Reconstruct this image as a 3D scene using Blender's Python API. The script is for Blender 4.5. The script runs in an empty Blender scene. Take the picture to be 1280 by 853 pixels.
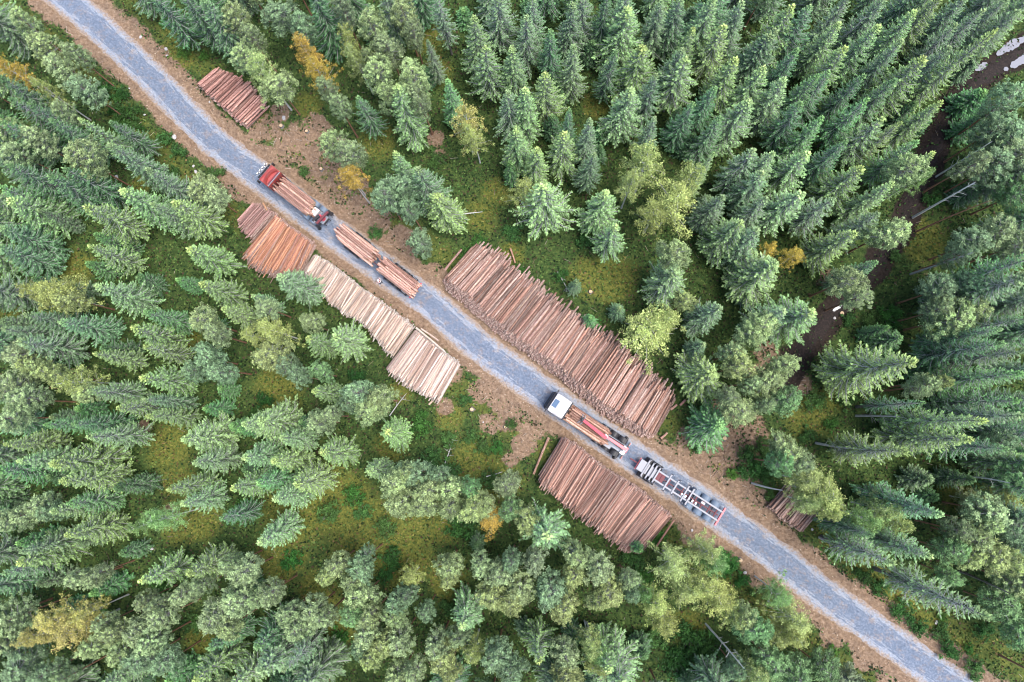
import bpy, bmesh, math, random
import numpy as np
from mathutils import Vector, Matrix
random.seed(7); RNG = np.random.default_rng(11)
S = bpy.context.scene
COL = S.collection
# ------------------------------------------------------------------ camera, sky, sun, exposure
F_PX, W_PX, H_PX = 900.0, 1280.0, 853.0          # focal length in photo pixels
ALT = 92.0                                       # drone height in metres
_d = Vector((30.0/F_PX, -98.5/F_PX, -1.0)).normalized()     # world "down" seen by the camera
rz, uz, bz = -_d.x, -_d.y, -_d.z
rx = math.sqrt(1-rz*rz); RIGHT = Vector((rx, 0, rz))
ua = -uz*rz/rx; UP = Vector((ua, math.sqrt(1-ua*ua-uz*uz), uz)); BACK = RIGHT.cross(UP)
CAMR = Matrix((RIGHT, UP, BACK)).transposed()
cam_d = bpy.data.cameras.new('camera'); cam = bpy.data.objects.new('camera', cam_d); COL.objects.link(cam)
cam.matrix_world = Matrix.Translation((0, 0, ALT)) @ CAMR.to_4x4()
cam_d.sensor_width = 36; cam_d.lens = 36*F_PX/W_PX; cam_d.clip_end = 3000; cam_d.clip_start = 0.5
S.camera = cam
SUN_EL, SUN_AZ = math.radians(70), math.radians(110)        # azimuth clockwise from +Y
world = bpy.data.worlds.new('World'); S.world = world; world.use_nodes = True
nt = world.node_tree; bg = nt.nodes['Background']
sky = nt.nodes.new('ShaderNodeTexSky'); sky.sky_type = 'NISHITA'; sky.sun_disc = False
sky.sun_elevation = SUN_EL; sky.sun_rotation = SUN_AZ; sky.air_density = 1.0; sky.dust_density = 2.0
nt.links.new(sky.outputs[0], bg.inputs[0]); bg.inputs[1].default_value = 0.135
sl = bpy.data.lights.new('sun', 'SUN'); sl.energy = 1.7; sl.angle = math.radians(32); sl.color = (1, .97, .92)
sun = bpy.data.objects.new('sun', sl); COL.objects.link(sun)
sdir = Vector((math.sin(SUN_AZ)*math.cos(SUN_EL), math.cos(SUN_AZ)*math.cos(SUN_EL), math.sin(SUN_EL)))
sun.rotation_euler = sdir.to_track_quat('Z', 'Y').to_euler(); sun.location = sdir*150
S.view_settings.view_transform = 'Standard'; S.view_settings.look = 'None'
S.view_settings.exposure = 1.3
S.cycles.pixel_filter_type = 'BLACKMAN_HARRIS'; S.cycles.filter_width = 1.0; S.view_settings.gamma = 1
S.render.engine = 'CYCLES'
S.cycles.max_bounces = 5; S.cycles.diffuse_bounces = 3; S.cycles.glossy_bounces = 2; S.cycles.transmission_bounces = 3

# ------------------------------------------------------------------ helpers
def P(px, py, z=0.0):
    """ground (or height z) point that the photograph shows at a pixel of the 1280x853 picture"""
    d = CAMR @ Vector(((px-640)/F_PX, -(py-426.5)/F_PX, -1))
    t = (z-ALT)/d.z
    return Vector((d.x*t, d.y*t, z))
def PX(v):
    c = CAMR.transposed() @ (Vector(v)-Vector((0, 0, ALT)))
    return (640+F_PX*c.x/-c.z, 426.5-F_PX*c.y/-c.z)
def tag(o, label=None, cat=None, group=None, kind=None):
    if label: o['label'] = label
    if cat: o['category'] = cat
    if group: o['group'] = group
    if kind: o['kind'] = kind
    return o
def empty(name, loc, rz=0.0):
    o = bpy.data.objects.new(name, None); COL.objects.link(o); o.location = loc; o.rotation_euler = (0, 0, rz)
    o.empty_display_size = .3
    return o
def link(name, me, parent=None, loc=(0, 0, 0), rot=(0, 0, 0), scale=(1, 1, 1), color=None):
    o = bpy.data.objects.new(name, me); COL.objects.link(o)
    if parent: o.parent = parent
    o.location = loc; o.rotation_euler = rot; o.scale = scale
    if color: o.color = (*color, 1)
    return o
def np_mesh(name, V, F, mats, attr=None, midx=None, smooth=False):
    V = np.asarray(V, np.float32); F = np.asarray(F, np.int32); k = F.shape[1]
    me = bpy.data.meshes.new(name)
    me.vertices.add(len(V)); me.vertices.foreach_set('co', V.ravel())
    me.loops.add(F.size); me.loops.foreach_set('vertex_index', F.ravel())
    me.polygons.add(len(F)); me.polygons.foreach_set('loop_start', np.arange(0, F.size, k, dtype=np.int32))
    me.polygons.foreach_set('loop_total', np.full(len(F), k, np.int32))
    if midx is not None: me.polygons.foreach_set('material_index', np.asarray(midx, np.int32))
    if smooth: me.polygons.foreach_set('use_smooth', np.ones(len(F), bool))
    for m in mats: me.materials.append(m)
    me.update(calc_edges=True)
    if attr is not None:
        a = me.attributes.new('tint', 'FLOAT_COLOR', 'POINT'); a.data.foreach_set('color', np.asarray(attr, np.float32).ravel())
    return me
def vnoise(x, y, seed=0):
    """smooth value noise in numpy, 0..1"""
    xi = np.floor(x).astype(np.int64); yi = np.floor(y).astype(np.int64); xf = x-xi; yf = y-yi
    def h(a, b):
        n = (a*374761393+b*668265263+seed*982451653) & 0x7fffffff
        n = ((n ^ (n >> 13))*1274126177) & 0x7fffffff
        return ((n ^ (n >> 16)) & 0xffff)/65535.0
    u = xf*xf*(3-2*xf); v = yf*yf*(3-2*yf)
    return (h(xi, yi)*(1-u)+h(xi+1, yi)*u)*(1-v)+(h(xi, yi+1)*(1-u)+h(xi+1, yi+1)*u)*v
def fbm(x, y, seed=0, oct=4):
    s = 0; a = .5; t = 0
    for o in range(oct):
        s = s+a*vnoise(x*2**o, y*2**o, seed+o*17); t += a; a *= .55
    return s/t
def smooth(e0, e1, x):
    t = np.clip((x-e0)/(e1-e0), 0, 1); return t*t*(3-2*t)

# ------------------------------------------------------------------ materials
class NT:
    def __init__(s, name):
        s.m = bpy.data.materials.new(name); s.m.use_nodes = True; s.t = s.m.node_tree; s.t.nodes.clear()
        s.out = s.n('ShaderNodeOutputMaterial'); s.p = s.n('ShaderNodeBsdfPrincipled'); s.l(s.p.outputs[0], s.out.inputs[0])
    def n(s, ty, **kw):
        n = s.t.nodes.new(ty)
        for k, v in kw.items(): setattr(n, k, v)
        return n
    def l(s, a, b): s.t.links.new(a, b)
    def coord(s, which='Object'):
        return s.n('ShaderNodeTexCoord').outputs[which]
    def noise(s, vec, scale, detail=4, rough=.6, stretch=None):
        if stretch:
            mp = s.n('ShaderNodeMapping'); mp.inputs['Scale'].default_value = stretch; s.l(vec, mp.inputs[0]); vec = mp.outputs[0]
        n = s.n('ShaderNodeTexNoise'); n.inputs['Scale'].default_value = scale; n.inputs['Detail'].default_value = detail
        n.inputs['Roughness'].default_value = rough; s.l(vec, n.inputs['Vector']); return n.outputs['Fac']
    def ramp(s, fac, stops):
        r = s.n('ShaderNodeValToRGB'); e = r.color_ramp.elements
        while len(e) < len(stops): e.new(.5)
        for q, (pos, c) in zip(e, stops):
            q.position = pos; q.color = (c, c, c, 1) if not isinstance(c, tuple) else (*c, 1)
        s.l(fac, r.inputs[0]); return r.outputs[0]
    def mix(s, fac, a, b, mode='MIX'):
        m = s.n('ShaderNodeMix', data_type='RGBA', blend_type=mode)
        for v, i in ((fac, 0), (a, 6), (b, 7)):
            if isinstance(v, (int, float)): m.inputs[i].default_value = v
            elif isinstance(v, tuple): m.inputs[i].default_value = (*v, 1)
            else: s.l(v, m.inputs[i])
        return m.outputs[2]
    def math(s, op, a, b=0.0):
        m = s.n('ShaderNodeMath', operation=op)
        for v, i in ((a, 0), (b, 1)):
            if isinstance(v, (int, float)): m.inputs[i].default_value = v
            else: s.l(v, m.inputs[i])
        return m.outputs[0]
    def bump(s, h, strength=.5, dist=.05):
        b = s.n('ShaderNodeBump'); b.inputs['Strength'].default_value = strength; b.inputs['Distance'].default_value = dist
        s.l(h, b.inputs['Height']); s.l(b.outputs[0], s.p.inputs['Normal'])
    def base(s, c):
        if isinstance(c, tuple): s.p.inputs['Base Color'].default_value = (*c, 1)
        else: s.l(c, s.p.inputs['Base Color'])
    def rough(s, r, metal=0.0, spec=.3):
        if isinstance(r, (int, float)): s.p.inputs['Roughness'].default_value = r
        else: s.l(r, s.p.inputs['Roughness'])
        s.p.inputs['Metallic'].default_value = metal; s.p.inputs['Specular IOR Level'].default_value = spec
def attr_split(m, name='tint'):
    a = m.n('ShaderNodeAttribute', attribute_name=name); sp = m.n('ShaderNodeSeparateColor'); m.l(a.outputs['Color'], sp.inputs[0])
    return sp.outputs[0], sp.outputs[1], sp.outputs[2], a.outputs['Alpha']
def simple(name, c, rough=.5, metal=0.0, dirt=.25, spec=.4, dirtcol=(.16, .12, .09)):
    m = NT(name); co = m.coord()
    n = m.ramp(m.noise(co, 2.3, 6, .7), [(.45, 0), (.75, 1)])
    c2 = m.mix(m.math('MULTIPLY', n, dirt), c, dirtcol)
    m.base(c2); m.rough(rough, metal, spec); m.bump(m.noise(co, 14, 3), .15, .01)
    return m.m
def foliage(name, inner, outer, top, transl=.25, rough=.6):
    """tint attribute: R painted shade on inner and low parts -> paler new growth, G random, B how near the leader"""
    m = NT(name); shade_age, rnd, lead, _ = attr_split(m)
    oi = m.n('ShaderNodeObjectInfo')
    c = m.mix(shade_age, inner, outer)  # inner colour darkened to paint shade into the crown, outer is paler growth
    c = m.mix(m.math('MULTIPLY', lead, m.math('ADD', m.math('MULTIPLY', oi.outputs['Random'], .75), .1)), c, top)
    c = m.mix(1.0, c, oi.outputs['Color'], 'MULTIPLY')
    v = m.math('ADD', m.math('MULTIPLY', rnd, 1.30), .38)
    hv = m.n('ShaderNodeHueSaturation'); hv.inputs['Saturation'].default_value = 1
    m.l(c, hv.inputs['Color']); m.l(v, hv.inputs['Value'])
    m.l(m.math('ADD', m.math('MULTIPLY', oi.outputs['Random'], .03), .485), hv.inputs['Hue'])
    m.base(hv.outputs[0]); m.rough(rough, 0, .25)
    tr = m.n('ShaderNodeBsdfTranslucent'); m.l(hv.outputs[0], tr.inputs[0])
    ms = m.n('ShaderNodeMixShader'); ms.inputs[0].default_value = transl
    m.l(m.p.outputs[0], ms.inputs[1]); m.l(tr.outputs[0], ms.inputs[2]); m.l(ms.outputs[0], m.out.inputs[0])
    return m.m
M = {}
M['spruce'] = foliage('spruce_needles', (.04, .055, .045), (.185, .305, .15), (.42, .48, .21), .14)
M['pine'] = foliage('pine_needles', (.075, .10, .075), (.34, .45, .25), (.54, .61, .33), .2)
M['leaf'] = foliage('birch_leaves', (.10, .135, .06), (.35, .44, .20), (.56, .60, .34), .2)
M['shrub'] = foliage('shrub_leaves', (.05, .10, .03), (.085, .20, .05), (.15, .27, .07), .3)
def barkmat(name, c1, c2, c3=None, scale=6):
    m = NT(name); co = m.coord()
    n = m.noise(co, scale, 5, .7, (1, 1, .35))
    c = m.ramp(n, [(.35, c1), (.65, c2)])
    if c3: c = m.mix(m.ramp(m.noise(co, scale*2.2, 3, .6, (1, 1, 2.5)), [(.6, 0), (.66, 1)]), c, c3)
    m.base(c); m.rough(.9, 0, .15); m.bump(n, .6, .03); return m.m
M['spruce_bark'] = barkmat('spruce_bark', (.10, .085, .075), (.26, .24, .22))
M['lichen_twig'] = barkmat('lichen_covered_branch', (.22, .22, .20), (.42, .42, .39))
M['pine_bark'] = barkmat('pine_bark', (.20, .10, .06), (.36, .20, .13))
M['birch_bark'] = barkmat('birch_bark', (.55, .53, .48), (.78, .76, .72), (.05, .045, .04))
M['dead_wood'] = barkmat('dead_grey_wood', (.36, .34, .32), (.60, .58, .55))

def logmat(name, c1, c2, c3, fleck):
    m = NT(name); co = m.coord(); oi = m.n('ShaderNodeObjectInfo')
    ad = m.n('ShaderNodeVectorMath', operation='ADD'); m.l(co, ad.inputs[0])
    cb = m.n('ShaderNodeCombineXYZ'); m.l(m.math('MULTIPLY', oi.outputs['Random'], 37), cb.inputs[0]); m.l(m.math('MULTIPLY', oi.outputs['Random'], 91), cb.inputs[1])
    m.l(cb.outputs[0], ad.inputs[1]); v = ad.outputs[0]
    n = m.noise(v, 1.0, 6, .7, (7, 3, 3)); n2 = m.noise(v, 1.0, 3, .6, (26, 5, 5))
    c = m.ramp(n, [(.3, c1), (.5, c2), (.72, c3)])
    c = m.mix(m.ramp(n2, [(.56, 0), (.64, 1)]), c, fleck)
    c = m.mix(m.ramp(m.noise(v, 1.0, 4, .7, (12, 2, 2)), [(.30, .75), (.40, 0)]), c, c1)
    c = m.mix(1.0, c, oi.outputs['Color'], 'MULTIPLY')
    m.base(c); m.rough(.85, 0, .2); m.bump(n2, .5, .02); return m.m
M['log_pine'] = logmat('pine_log_bark', (.09, .055, .045), (.31, .19, .155), (.51, .36, .31), (.82, .70, .61))
M['log_pale'] = logmat('birch_pulpwood_bark', (.22, .155, .12), (.50, .43, .385), (.76, .70, .65), (.32, .18, .10))
def endmat(name, c1, c2):
    m = NT(name); co = m.coord(); n = m.noise(co, 3, 3); m.base(m.ramp(n, [(.3, c1), (.7, c2)])); m.rough(.8, 0, .2); return m.m
M['log_end'] = endmat('cut_log_end', (.42, .27, .15), (.72, .54, .36))

# ------------------------------------------------------------------ polylines of road and track
def poly(pts, z=0.0, step=.35):
    w = [P(x, y, z) for x, y in pts]; out = []
    n = len(w)
    for i in range(n-1):
        p0, p1, p2, p3 = w[max(i-1, 0)], w[i], w[i+1], w[min(i+2, n-1)]
        k = max(2, int((p2-p1).length/step))
        for j in range(k):
            t = j/k
            out.append(.5*((2*p1)+(p2-p0)*t+(2*p0-5*p1+4*p2-p3)*t*t+(3*p1-p0-3*p2+p3)*t**3))
    out.append(w[-1]); return np.array([(v.x, v.y) for v in out])
ROAD_PX = [(-60, -125), (20, -48), (84, 0), (140, 50), (197, 105), (262, 172), (330, 225), (400, 278), (470, 330), (538, 380),
           (600, 434), (650, 470), (720, 521), (790, 570), (868, 622), (958, 687), (1026, 740), (1090, 785), (1187, 853), (1280, 915), (1400, 990)]
ROAD = poly(ROAD_PX)
TRACK_PX = [(1400, -10), (1290, 58), (1240, 88), (1205, 118), (1182, 155), (1160, 205), (1140, 255), (1118, 300), (1085, 345), (1055, 378), (1025, 410), (998, 445), (975, 485)]
TRACK = poly(TRACK_PX)
def dist_poly(X, Y, L):
    """distance and signed side of points to a polyline (vectorised, chunked)"""
    shp = X.shape; x = X.ravel(); y = Y.ravel(); D = np.full(x.shape, 1e9); SG = np.zeros(x.shape)
    L2 = L[::3] if len(L) > 60 else L
    for a, b in zip(L2[:-1], L2[1:]):
        d = b-a; t = np.clip(((x-a[0])*d[0]+(y-a[1])*d[1])/(d@d), 0, 1)
        dx = x-a[0]-t*d[0]; dy = y-a[1]-t*d[1]; q = dx*dx+dy*dy; m = q < D
        D[m] = q[m]; SG[m] = np.sign(d[0]*dy-d[1]*dx)[m]
    return np.sqrt(D).reshape(shp), SG.reshape(shp)
def blobs(X, Y, lst):
    r = np.zeros(X.shape)
    for px, py, rad in lst:
        c = P(px, py); R = rad/9.78
        r = np.maximum(r, np.exp(-((X-c.x)**2+(Y-c.y)**2)/(R*R)*.9))
    return r
DIRT = [(330,160,22),(365,180,28),(395,200,32),(430,235,32),(465,275,28),(500,305,25),(540,350,22),(575,390,18),(620,425,14),(395,160,20),(350,140,14),(420,190,22),
        (300,240,14),(565,468,14),(600,490,16),(625,500,18),(640,520,20),(610,530,13),(655,558,16),(638,575,10),(556,508,12),(665,535,18),
        (850,570,18),(880,580,24),(900,560,30),(925,590,30),(945,625,22),(930,540,28),(900,525,24),(860,545,15),(960,640,16),(975,660,14),
        (870,668,20),(905,692,18),(945,722,14),(1000,765,14),(1040,797,16),(1080,825,16),(1110,850,16),(860,655,14),
        (160,50,10),(190,72,12),(45,5,12),(62,22,10),(165,30,10),(1070,360,16),(1040,350,16),(950,470,18),(960,440,16),(1000,480,14),(180,535,10),(545,175,12),(548,195,10),(215,640,10)]
YEL = [(535,50,22),(548,90,22),(475,175,24),(385,130,20),(85,330,24),(100,335,20),(10,380,22),(215,560,30),(225,600,24),(420,630,50),(450,665,50),(500,690,44),(370,640,40),
       (540,650,34),(400,740,26),(222,650,28),(250,650,25),(770,350,30),(740,345,30),(745,130,20),(350,490,34),(490,560,20),(1010,520,28),(1040,500,20),(1080,705,24),(1110,735,22),
       (430,785,22),(250,800,20),(1150,300,28),(1200,620,22),(600,270,26),(620,240,20),(560,520,20),(590,580,34),(620,600,30),(215,60,16),(230,75,16),(640,320,18),(860,780,20),(350,700,30),(235,420,20),(1120,750,30),(1160,790,30),(1200,820,26),(560,720,26),(500,490,16),(160,250,12),(175,232,12)]
def zones(X, Y):
    dr, sg = dist_poly(X, Y, ROAD)
    n = fbm(X*.55, Y*.55, 3)
    wob = (n-.5)*1.6
    # shoulders: wider on the upper-right side
    w = np.where(sg > 0, 3.9, 3.5)+wob*1.3
    sh = 1-smooth(w-.5, w+.55, dr)
    d = np.maximum(sh, smooth(.28, .6, blobs(X, Y, DIRT)+(fbm(X*.9, Y*.9, 9)-.5)*.55))
    yl = np.clip(blobs(X, Y, YEL)*1.2+(fbm(X*.35, Y*.35, 21)-.5)*.7, 0, 1)
    yl = np.maximum(yl, .6*np.exp(-((dr-6)/2.5)**2))
    dt, _ = dist_poly(X, Y, TRACK)
    tr = 1-smooth(.9+wob*.9, 2.8+wob*1.2, dt)
    return dr, sg, d, yl, tr
def hgt(X, Y):
    X = np.asarray(X, float); Y = np.asarray(Y, float)
    dr, sg = dist_poly(X, Y, ROAD)
    a = smooth(11, 20, dr)
    h = a*((fbm(X*.13, Y*.13, 5)-.5)*1.1+(fbm(X*.7, Y*.7, 6, 3)-.5)*.35)
    v = smooth(2.6, 4.0, dr)*(1-a)*(fbm(X*.9, Y*.9, 8, 3)-.5)*.14
    return h+v-.02

# ------------------------------------------------------------------ terrain
def build_terrain():
    st = .3; xs = np.arange(-84, 76, st); ys = np.arange(-50, 68, st); X, Y = np.meshgrid(xs, ys)
    dr, sg, d, yl, tr = zones(X, Y)
    Z = hgt(X, Y)
    dt, _ = dist_poly(X, Y, TRACK); Z = Z*smooth(1.0, 5, dt)-.05*np.exp(-(dt/1.6)**2)
    V = np.stack([X, Y, Z], -1).reshape(-1, 3); ny, nx = X.shape
    i = np.arange(nx*ny).reshape(ny, nx)
    F = np.stack([i[:-1, :-1], i[:-1, 1:], i[1:, 1:], i[1:, :-1]], -1).reshape(-1, 4)
    A = np.stack([d, yl, tr, np.ones_like(d)], -1).reshape(-1, 4)
    m = NT('forest_floor'); dd, yy, tt, _ = attr_split(m); co = m.coord()
    n1 = m.noise(co, .9, 8, .75); n2 = m.noise(co, 2.8, 5, .85); n3 = m.noise(co, 1.6, 6, .8)
    green = m.ramp(n3, [(.3, (.018, .032, .012)), (.52, (.055, .09, .026)), (.70, (.13, .165, .045))])
    yel = m.ramp(n2, [(.3, (.04, .045, .015)), (.5, (.12, .135, .03)), (.7, (.26, .24, .055))])
    ym = m.ramp(m.math('ADD', yy, m.math('MULTIPLY', m.math('SUBTRACT', n1, .5), 1.3)), [(.3, 0), (.8, 1)])
    c = m.mix(ym, green, yel)
    dirt = m.ramp(n2, [(.30, (.085, .052, .034)), (.5, (.27, .175, .11)), (.70, (.47, .34, .24))])
    dm = m.ramp(m.math('ADD', dd, m.math('MULTIPLY', m.math('SUBTRACT', n1, .5), 2.6)), [(.28, 0), (.72, 1)])
    dirt = m.mix(m.ramp(n1, [(.40, 0), (.62, .55)]), dirt, m.ramp(n3, [(.3, (.07, .05, .04)), (.7, (.17, .125, .095))]))
    c = m.mix(dm, c, dirt)
    mud = m.ramp(n2, [(.3, (.012, .009, .008)), (.65, (.05, .037, .03))])
    tm = m.ramp(m.math('ADD', tt, m.math('MULTIPLY', m.math('SUBTRACT', n3, .5), .8)), [(.35, 0), (.6, 1)])
    c = m.mix(tm, c, mud)
    m.base(c); m.rough(.95, 0, .1); m.bump(n2, .9, .12)
    o = link('forest_floor', np_mesh('forest_floor', V, F, [m.m], A, smooth=True)); tag(o, kind='structure')
    # far ground to the horizon, outside the picture: a ring that butts against the detailed floor
    R = 1500; x0, x1, y0, y1 = xs[0]+.5, xs[-1]-.5, ys[0]+.5, ys[-1]-.5
    V = [(-R, -R, -.9), (R, -R, -.9), (R, R, -.9), (-R, R, -.9), (x0, y0, -.9), (x1, y0, -.9), (x1, y1, -.9), (x0, y1, -.9)]
    F = [(0, 1, 5, 4), (1, 2, 6, 5), (2, 3, 7, 6), (3, 0, 4, 7)]
    m = NT('far_forest_ground'); n = m.noise(m.coord(), .3, 8, .7); m.base(m.ramp(n, [(.3, (.03, .05, .02)), (.7, (.09, .12, .04))])); m.rough(.95, 0, .1)
    tag(link('far_ground', np_mesh('far_ground', V, F, [m.m])), kind='structure')
build_terrain()

def strip(name, line, half, z, mat, ncross=25, edge=.35, seed=0, crown=0.0, rut=None, follow=False, attrf=None):
    L = line; T = np.gradient(L, axis=0); T /= np.linalg.norm(T, axis=1)[:, None]; Nn = np.stack([-T[:, 1], T[:, 0]], 1)
    s = np.concatenate([[0], np.cumsum(np.linalg.norm(np.diff(L, axis=0), axis=1))])
    k = np.linspace(-1, 1, ncross)
    wl = half+(fbm(s*.6, s*0+seed, seed, 5)-.5)*2*edge; wr = half+(fbm(s*.6, s*0+seed+9, seed+3, 5)-.5)*2*edge
    off = np.where(k[None, :] > 0, k[None, :]*wl[:, None], k[None, :]*wr[:, None])
    X = L[:, 0:1]+Nn[:, 0:1]*off; Y = L[:, 1:2]+Nn[:, 1:2]*off
    Z = z+crown*(1-k[None, :]**2)+0*X
    if rut: Z = Z+rut(off, s[:, None])
    if follow: Z = Z+hgt(X, Y)*0
    nx, ny = X.shape; i = np.arange(nx*ny).reshape(nx, ny)
    F = np.stack([i[:-1, :-1], i[1:, :-1], i[1:, 1:], i[:-1, 1:]], -1).reshape(-1, 4)[:, ::-1]
    A = np.stack([np.abs(off)/half, (off/half+1)/2, np.broadcast_to(s[:, None]/100, off.shape), np.ones_like(off)], -1).reshape(-1, 4)
    o = link(name, np_mesh(name, np.stack([X, Y, Z], -1).reshape(-1, 3), F, [mat], A, smooth=True)); tag(o, kind='structure')
    return o
def road_material():
    m = NT('wet_gravel_road'); u, side, along, _ = attr_split(m); co = m.coord()
    n1 = m.noise(co, 4.2, 5, .9); n2 = m.noise(co, .9, 6, .75); n3 = m.noise(co, 2.2, 6, .8)
    cb = m.n('ShaderNodeCombineXYZ'); m.l(m.math('MULTIPLY', side, 7), cb.inputs[0]); m.l(m.math('MULTIPLY', along, 22), cb.inputs[1]); st = m.noise(cb.outputs[0], 1.6, 5, .7)
    grav = m.ramp(n1, [(.30, (.05, .068, .10)), (.5, (.115, .147, .21)), (.72, (.25, .295, .36))])
    worn = m.ramp(n1, [(.30, (.17, .185, .225)), (.5, (.30, .325, .375)), (.72, (.49, .51, .56))])
    t = m.math('ADD', u, m.math('ADD', m.math('MULTIPLY', m.math('SUBTRACT', st, .5), 2.0), m.math('MULTIPLY', m.math('SUBTRACT', n2, .5), .5)))
    c = m.mix(m.ramp(t, [(.12, .12), (.34, .30), (.46, .05), (.60, .85), (.8, .9)]), grav, worn)
    dirt = m.ramp(n1, [(.30, (.12, .08, .055)), (.5, (.29, .20, .135)), (.70, (.48, .37, .27))])
    c = m.mix(m.ramp(m.math('ADD', u, m.math('MULTIPLY', m.math('SUBTRACT', n3, .5), 1.3)), [(.66, 0), (1.0, 1)]), c, dirt)
    c = m.mix(m.ramp(m.math('ADD', n2, m.math('MULTIPLY', st, .3)), [(.66, 0), (.85, .6)]), c, dirt)
    m.base(c); m.rough(.8, 0, .25); m.bump(n1, .8, .05); return m.m
strip('gravel_road', ROAD, 2.15, .012, road_material(), 33, .5, 4, .05,
      rut=lambda o, s: -.03*np.exp(-((np.abs(o)-.95)/.28)**2)+(fbm(o*2.2, s*2.2, 31, 3)-.5)*.02)
def mud_material():
    m = NT('dark_mud'); co = m.coord(); n = m.noise(co, 5, 7, .75); n2 = m.noise(co, 22, 3, .7)
    c = m.ramp(n, [(.3, (.008, .006, .006)), (.50, (.026, .019, .017)), (.72, (.075, .055, .047))])
    c = m.mix(m.ramp(n2, [(.68, 0), (.74, .8)]), c, (.28, .25, .24))
    m.base(c); m.rough(m.ramp(n, [(.3, .55), (.6, .95)]), 0, .2); m.bump(n, .9, .1); return m.m
strip('muddy_track', TRACK, 1.15, .06, mud_material(), 25, .5, 12,
      rut=lambda o, s: -.10*np.exp(-((np.abs(o)-.85)/.3)**2)+(fbm(o*1.8, s*1.8, 51, 3)-.5)*.10-.16*smooth(.9, 1.5, np.abs(o)))
WATER = NT('puddle_water'); WATER.base((.27, .265, .29)); WATER.rough(.12, 0, .5); WATER.bump(WATER.noise(WATER.coord(), 5, 2), .05, .01); WATER = WATER.m  # pale base colour paints in the sky's reflection on muddy water
def puddle(pts, label, w=.5):
    c = [P(*p, .10) for p in pts]; bm = bmesh.new(); L = []; Rr = []
    # elongated pool along its centre points, ragged edge
    line = []
    for a, b in zip(c[:-1], c[1:]):
        for j in range(8): line.append(a.lerp(b, j/8))
    line.append(c[-1]); n = len(line)
    c0 = line[n//2].copy(); base = Vector((c0.x, c0.y, .10))
    for i, p in enumerate(line):
        t = (line[min(i+1, n-1)]-line[max(i-1, 0)]).normalized(); nn = Vector((-t.y, t.x, 0))
        ww = w*math.sin(math.pi*(i+.4)/(n-.2))**.55*(.75+.5*random.random())
        L.append(bm.verts.new(p+nn*ww-base)); Rr.append(bm.verts.new(p-nn*ww*(.8+.3*random.random())-base))
    for i in range(n-1): bm.faces.new((L[i], Rr[i], Rr[i+1], L[i+1]))
    me = bpy.data.meshes.new('puddle'); bm.to_mesh(me); bm.free(); me.materials.append(WATER)
    o = link('puddle', me, loc=base); tag(o, kind='structure'); return o
puddle([(1246, 69), (1262, 58), (1285, 46)], '', .62); puddle([(1219, 88), (1226, 84), (1234, 79)], '', .42)
puddle([(1263, 84), (1275, 77), (1292, 66)], '', .6); puddle([(1255, 88), (1260, 85)], '', .28); puddle([(1204, 97), (1210, 93)], '', .2)
puddle([(1041, 389), (1047, 385), (1053, 380)], '', .24); puddle([(1078, 340), (1083, 335)], '', .2); puddle([(1170, 135), (1176, 127)], '', .2)

# ------------------------------------------------------------------ ground cover, litter
def scatter(name, n, dens, colf, size, up, mat, x=(-75, 72), y=(-44, 60), zoff=.05):
    X = RNG.uniform(*x, n); Y = RNG.uniform(*y, n); dr, sg, d, yl, tr = zones(X, Y)
    keep = RNG.random(n) < dens(X, Y, dr, d, yl, tr); X = X[keep]; Y = Y[keep]; dr = dr[keep]; d = d[keep]; yl = yl[keep]; tr = tr[keep]; n = len(X)
    s = RNG.uniform(*size, n); Z = hgt(X, Y)+s*zoff
    th = RNG.uniform(0, 2*np.pi, n); a = np.stack([np.cos(th), np.sin(th), RNG.uniform(-.3, .3, n)], 1)
    nrm = np.stack([RNG.normal(0, up, n), RNG.normal(0, up, n), np.ones(n)], 1); nrm /= np.linalg.norm(nrm, axis=1)[:, None]
    b = np.cross(nrm, a); b /= np.linalg.norm(b, axis=1)[:, None]; a = np.cross(b, nrm)
    Pn = np.stack([X, Y, Z], 1); w = s*RNG.uniform(.35, 1, n)
    V = np.stack([Pn-a*s[:, None]*.5, Pn-b*w[:, None]*.5, Pn+a*s[:, None]*.5, Pn+b*w[:, None]*.5], 1).reshape(-1, 3)
    V[:, 2] = np.maximum(V[:, 2], -.02+.0*V[:, 2]) if zoff < .1 else V[:, 2]
    F = np.arange(4*n).reshape(-1, 4); C = colf(X, Y, n, d, yl); C = np.repeat(C, 4, axis=0)
    o = link(name, np_mesh(name, V, F, [mat], C)); tag(o, kind='stuff'); return o
def vcol_material(name, rough=.8, tl=.2):
    m = NT(name); a = m.n('ShaderNodeAttribute', attribute_name='tint'); m.base(a.outputs['Color']); m.rough(rough, 0, .15)
    if tl:
        tr = m.n('ShaderNodeBsdfTranslucent'); m.l(a.outputs['Color'], tr.inputs[0]); ms = m.n('ShaderNodeMixShader'); ms.inputs[0].default_value = tl
        m.l(m.p.outputs[0], ms.inputs[1]); m.l(tr.outputs[0], ms.inputs[2]); m.l(ms.outputs[0], m.out.inputs[0])
    return m.m
def pick(cols, n, jit=.35):
    c = np.array(cols)[RNG.integers(0, len(cols), n)]*RNG.uniform(1-jit, 1+jit, (n, 1))
    return np.concatenate([c, np.ones((n, 1))], 1)
def cover_col(X, Y, n, d, yl):
    g = pick([(.04, .09, .026), (.075, .15, .038), (.022, .048, .016), (.12, .18, .05), (.02, .036, .015), (.08, .06, .035)], n)
    y = pick([(.15, .19, .05), (.23, .21, .06), (.11, .15, .04), (.17, .12, .05), (.09, .15, .04), (.07, .12, .03), (.13, .19, .045), (.04, .065, .02)], n)
    f = (RNG.random(n) < smooth(.2, .8, yl+.15*(fbm(X*1.3, Y*1.3, 77)-.5)))[:, None]
    return np.where(f, y, g)
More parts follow.
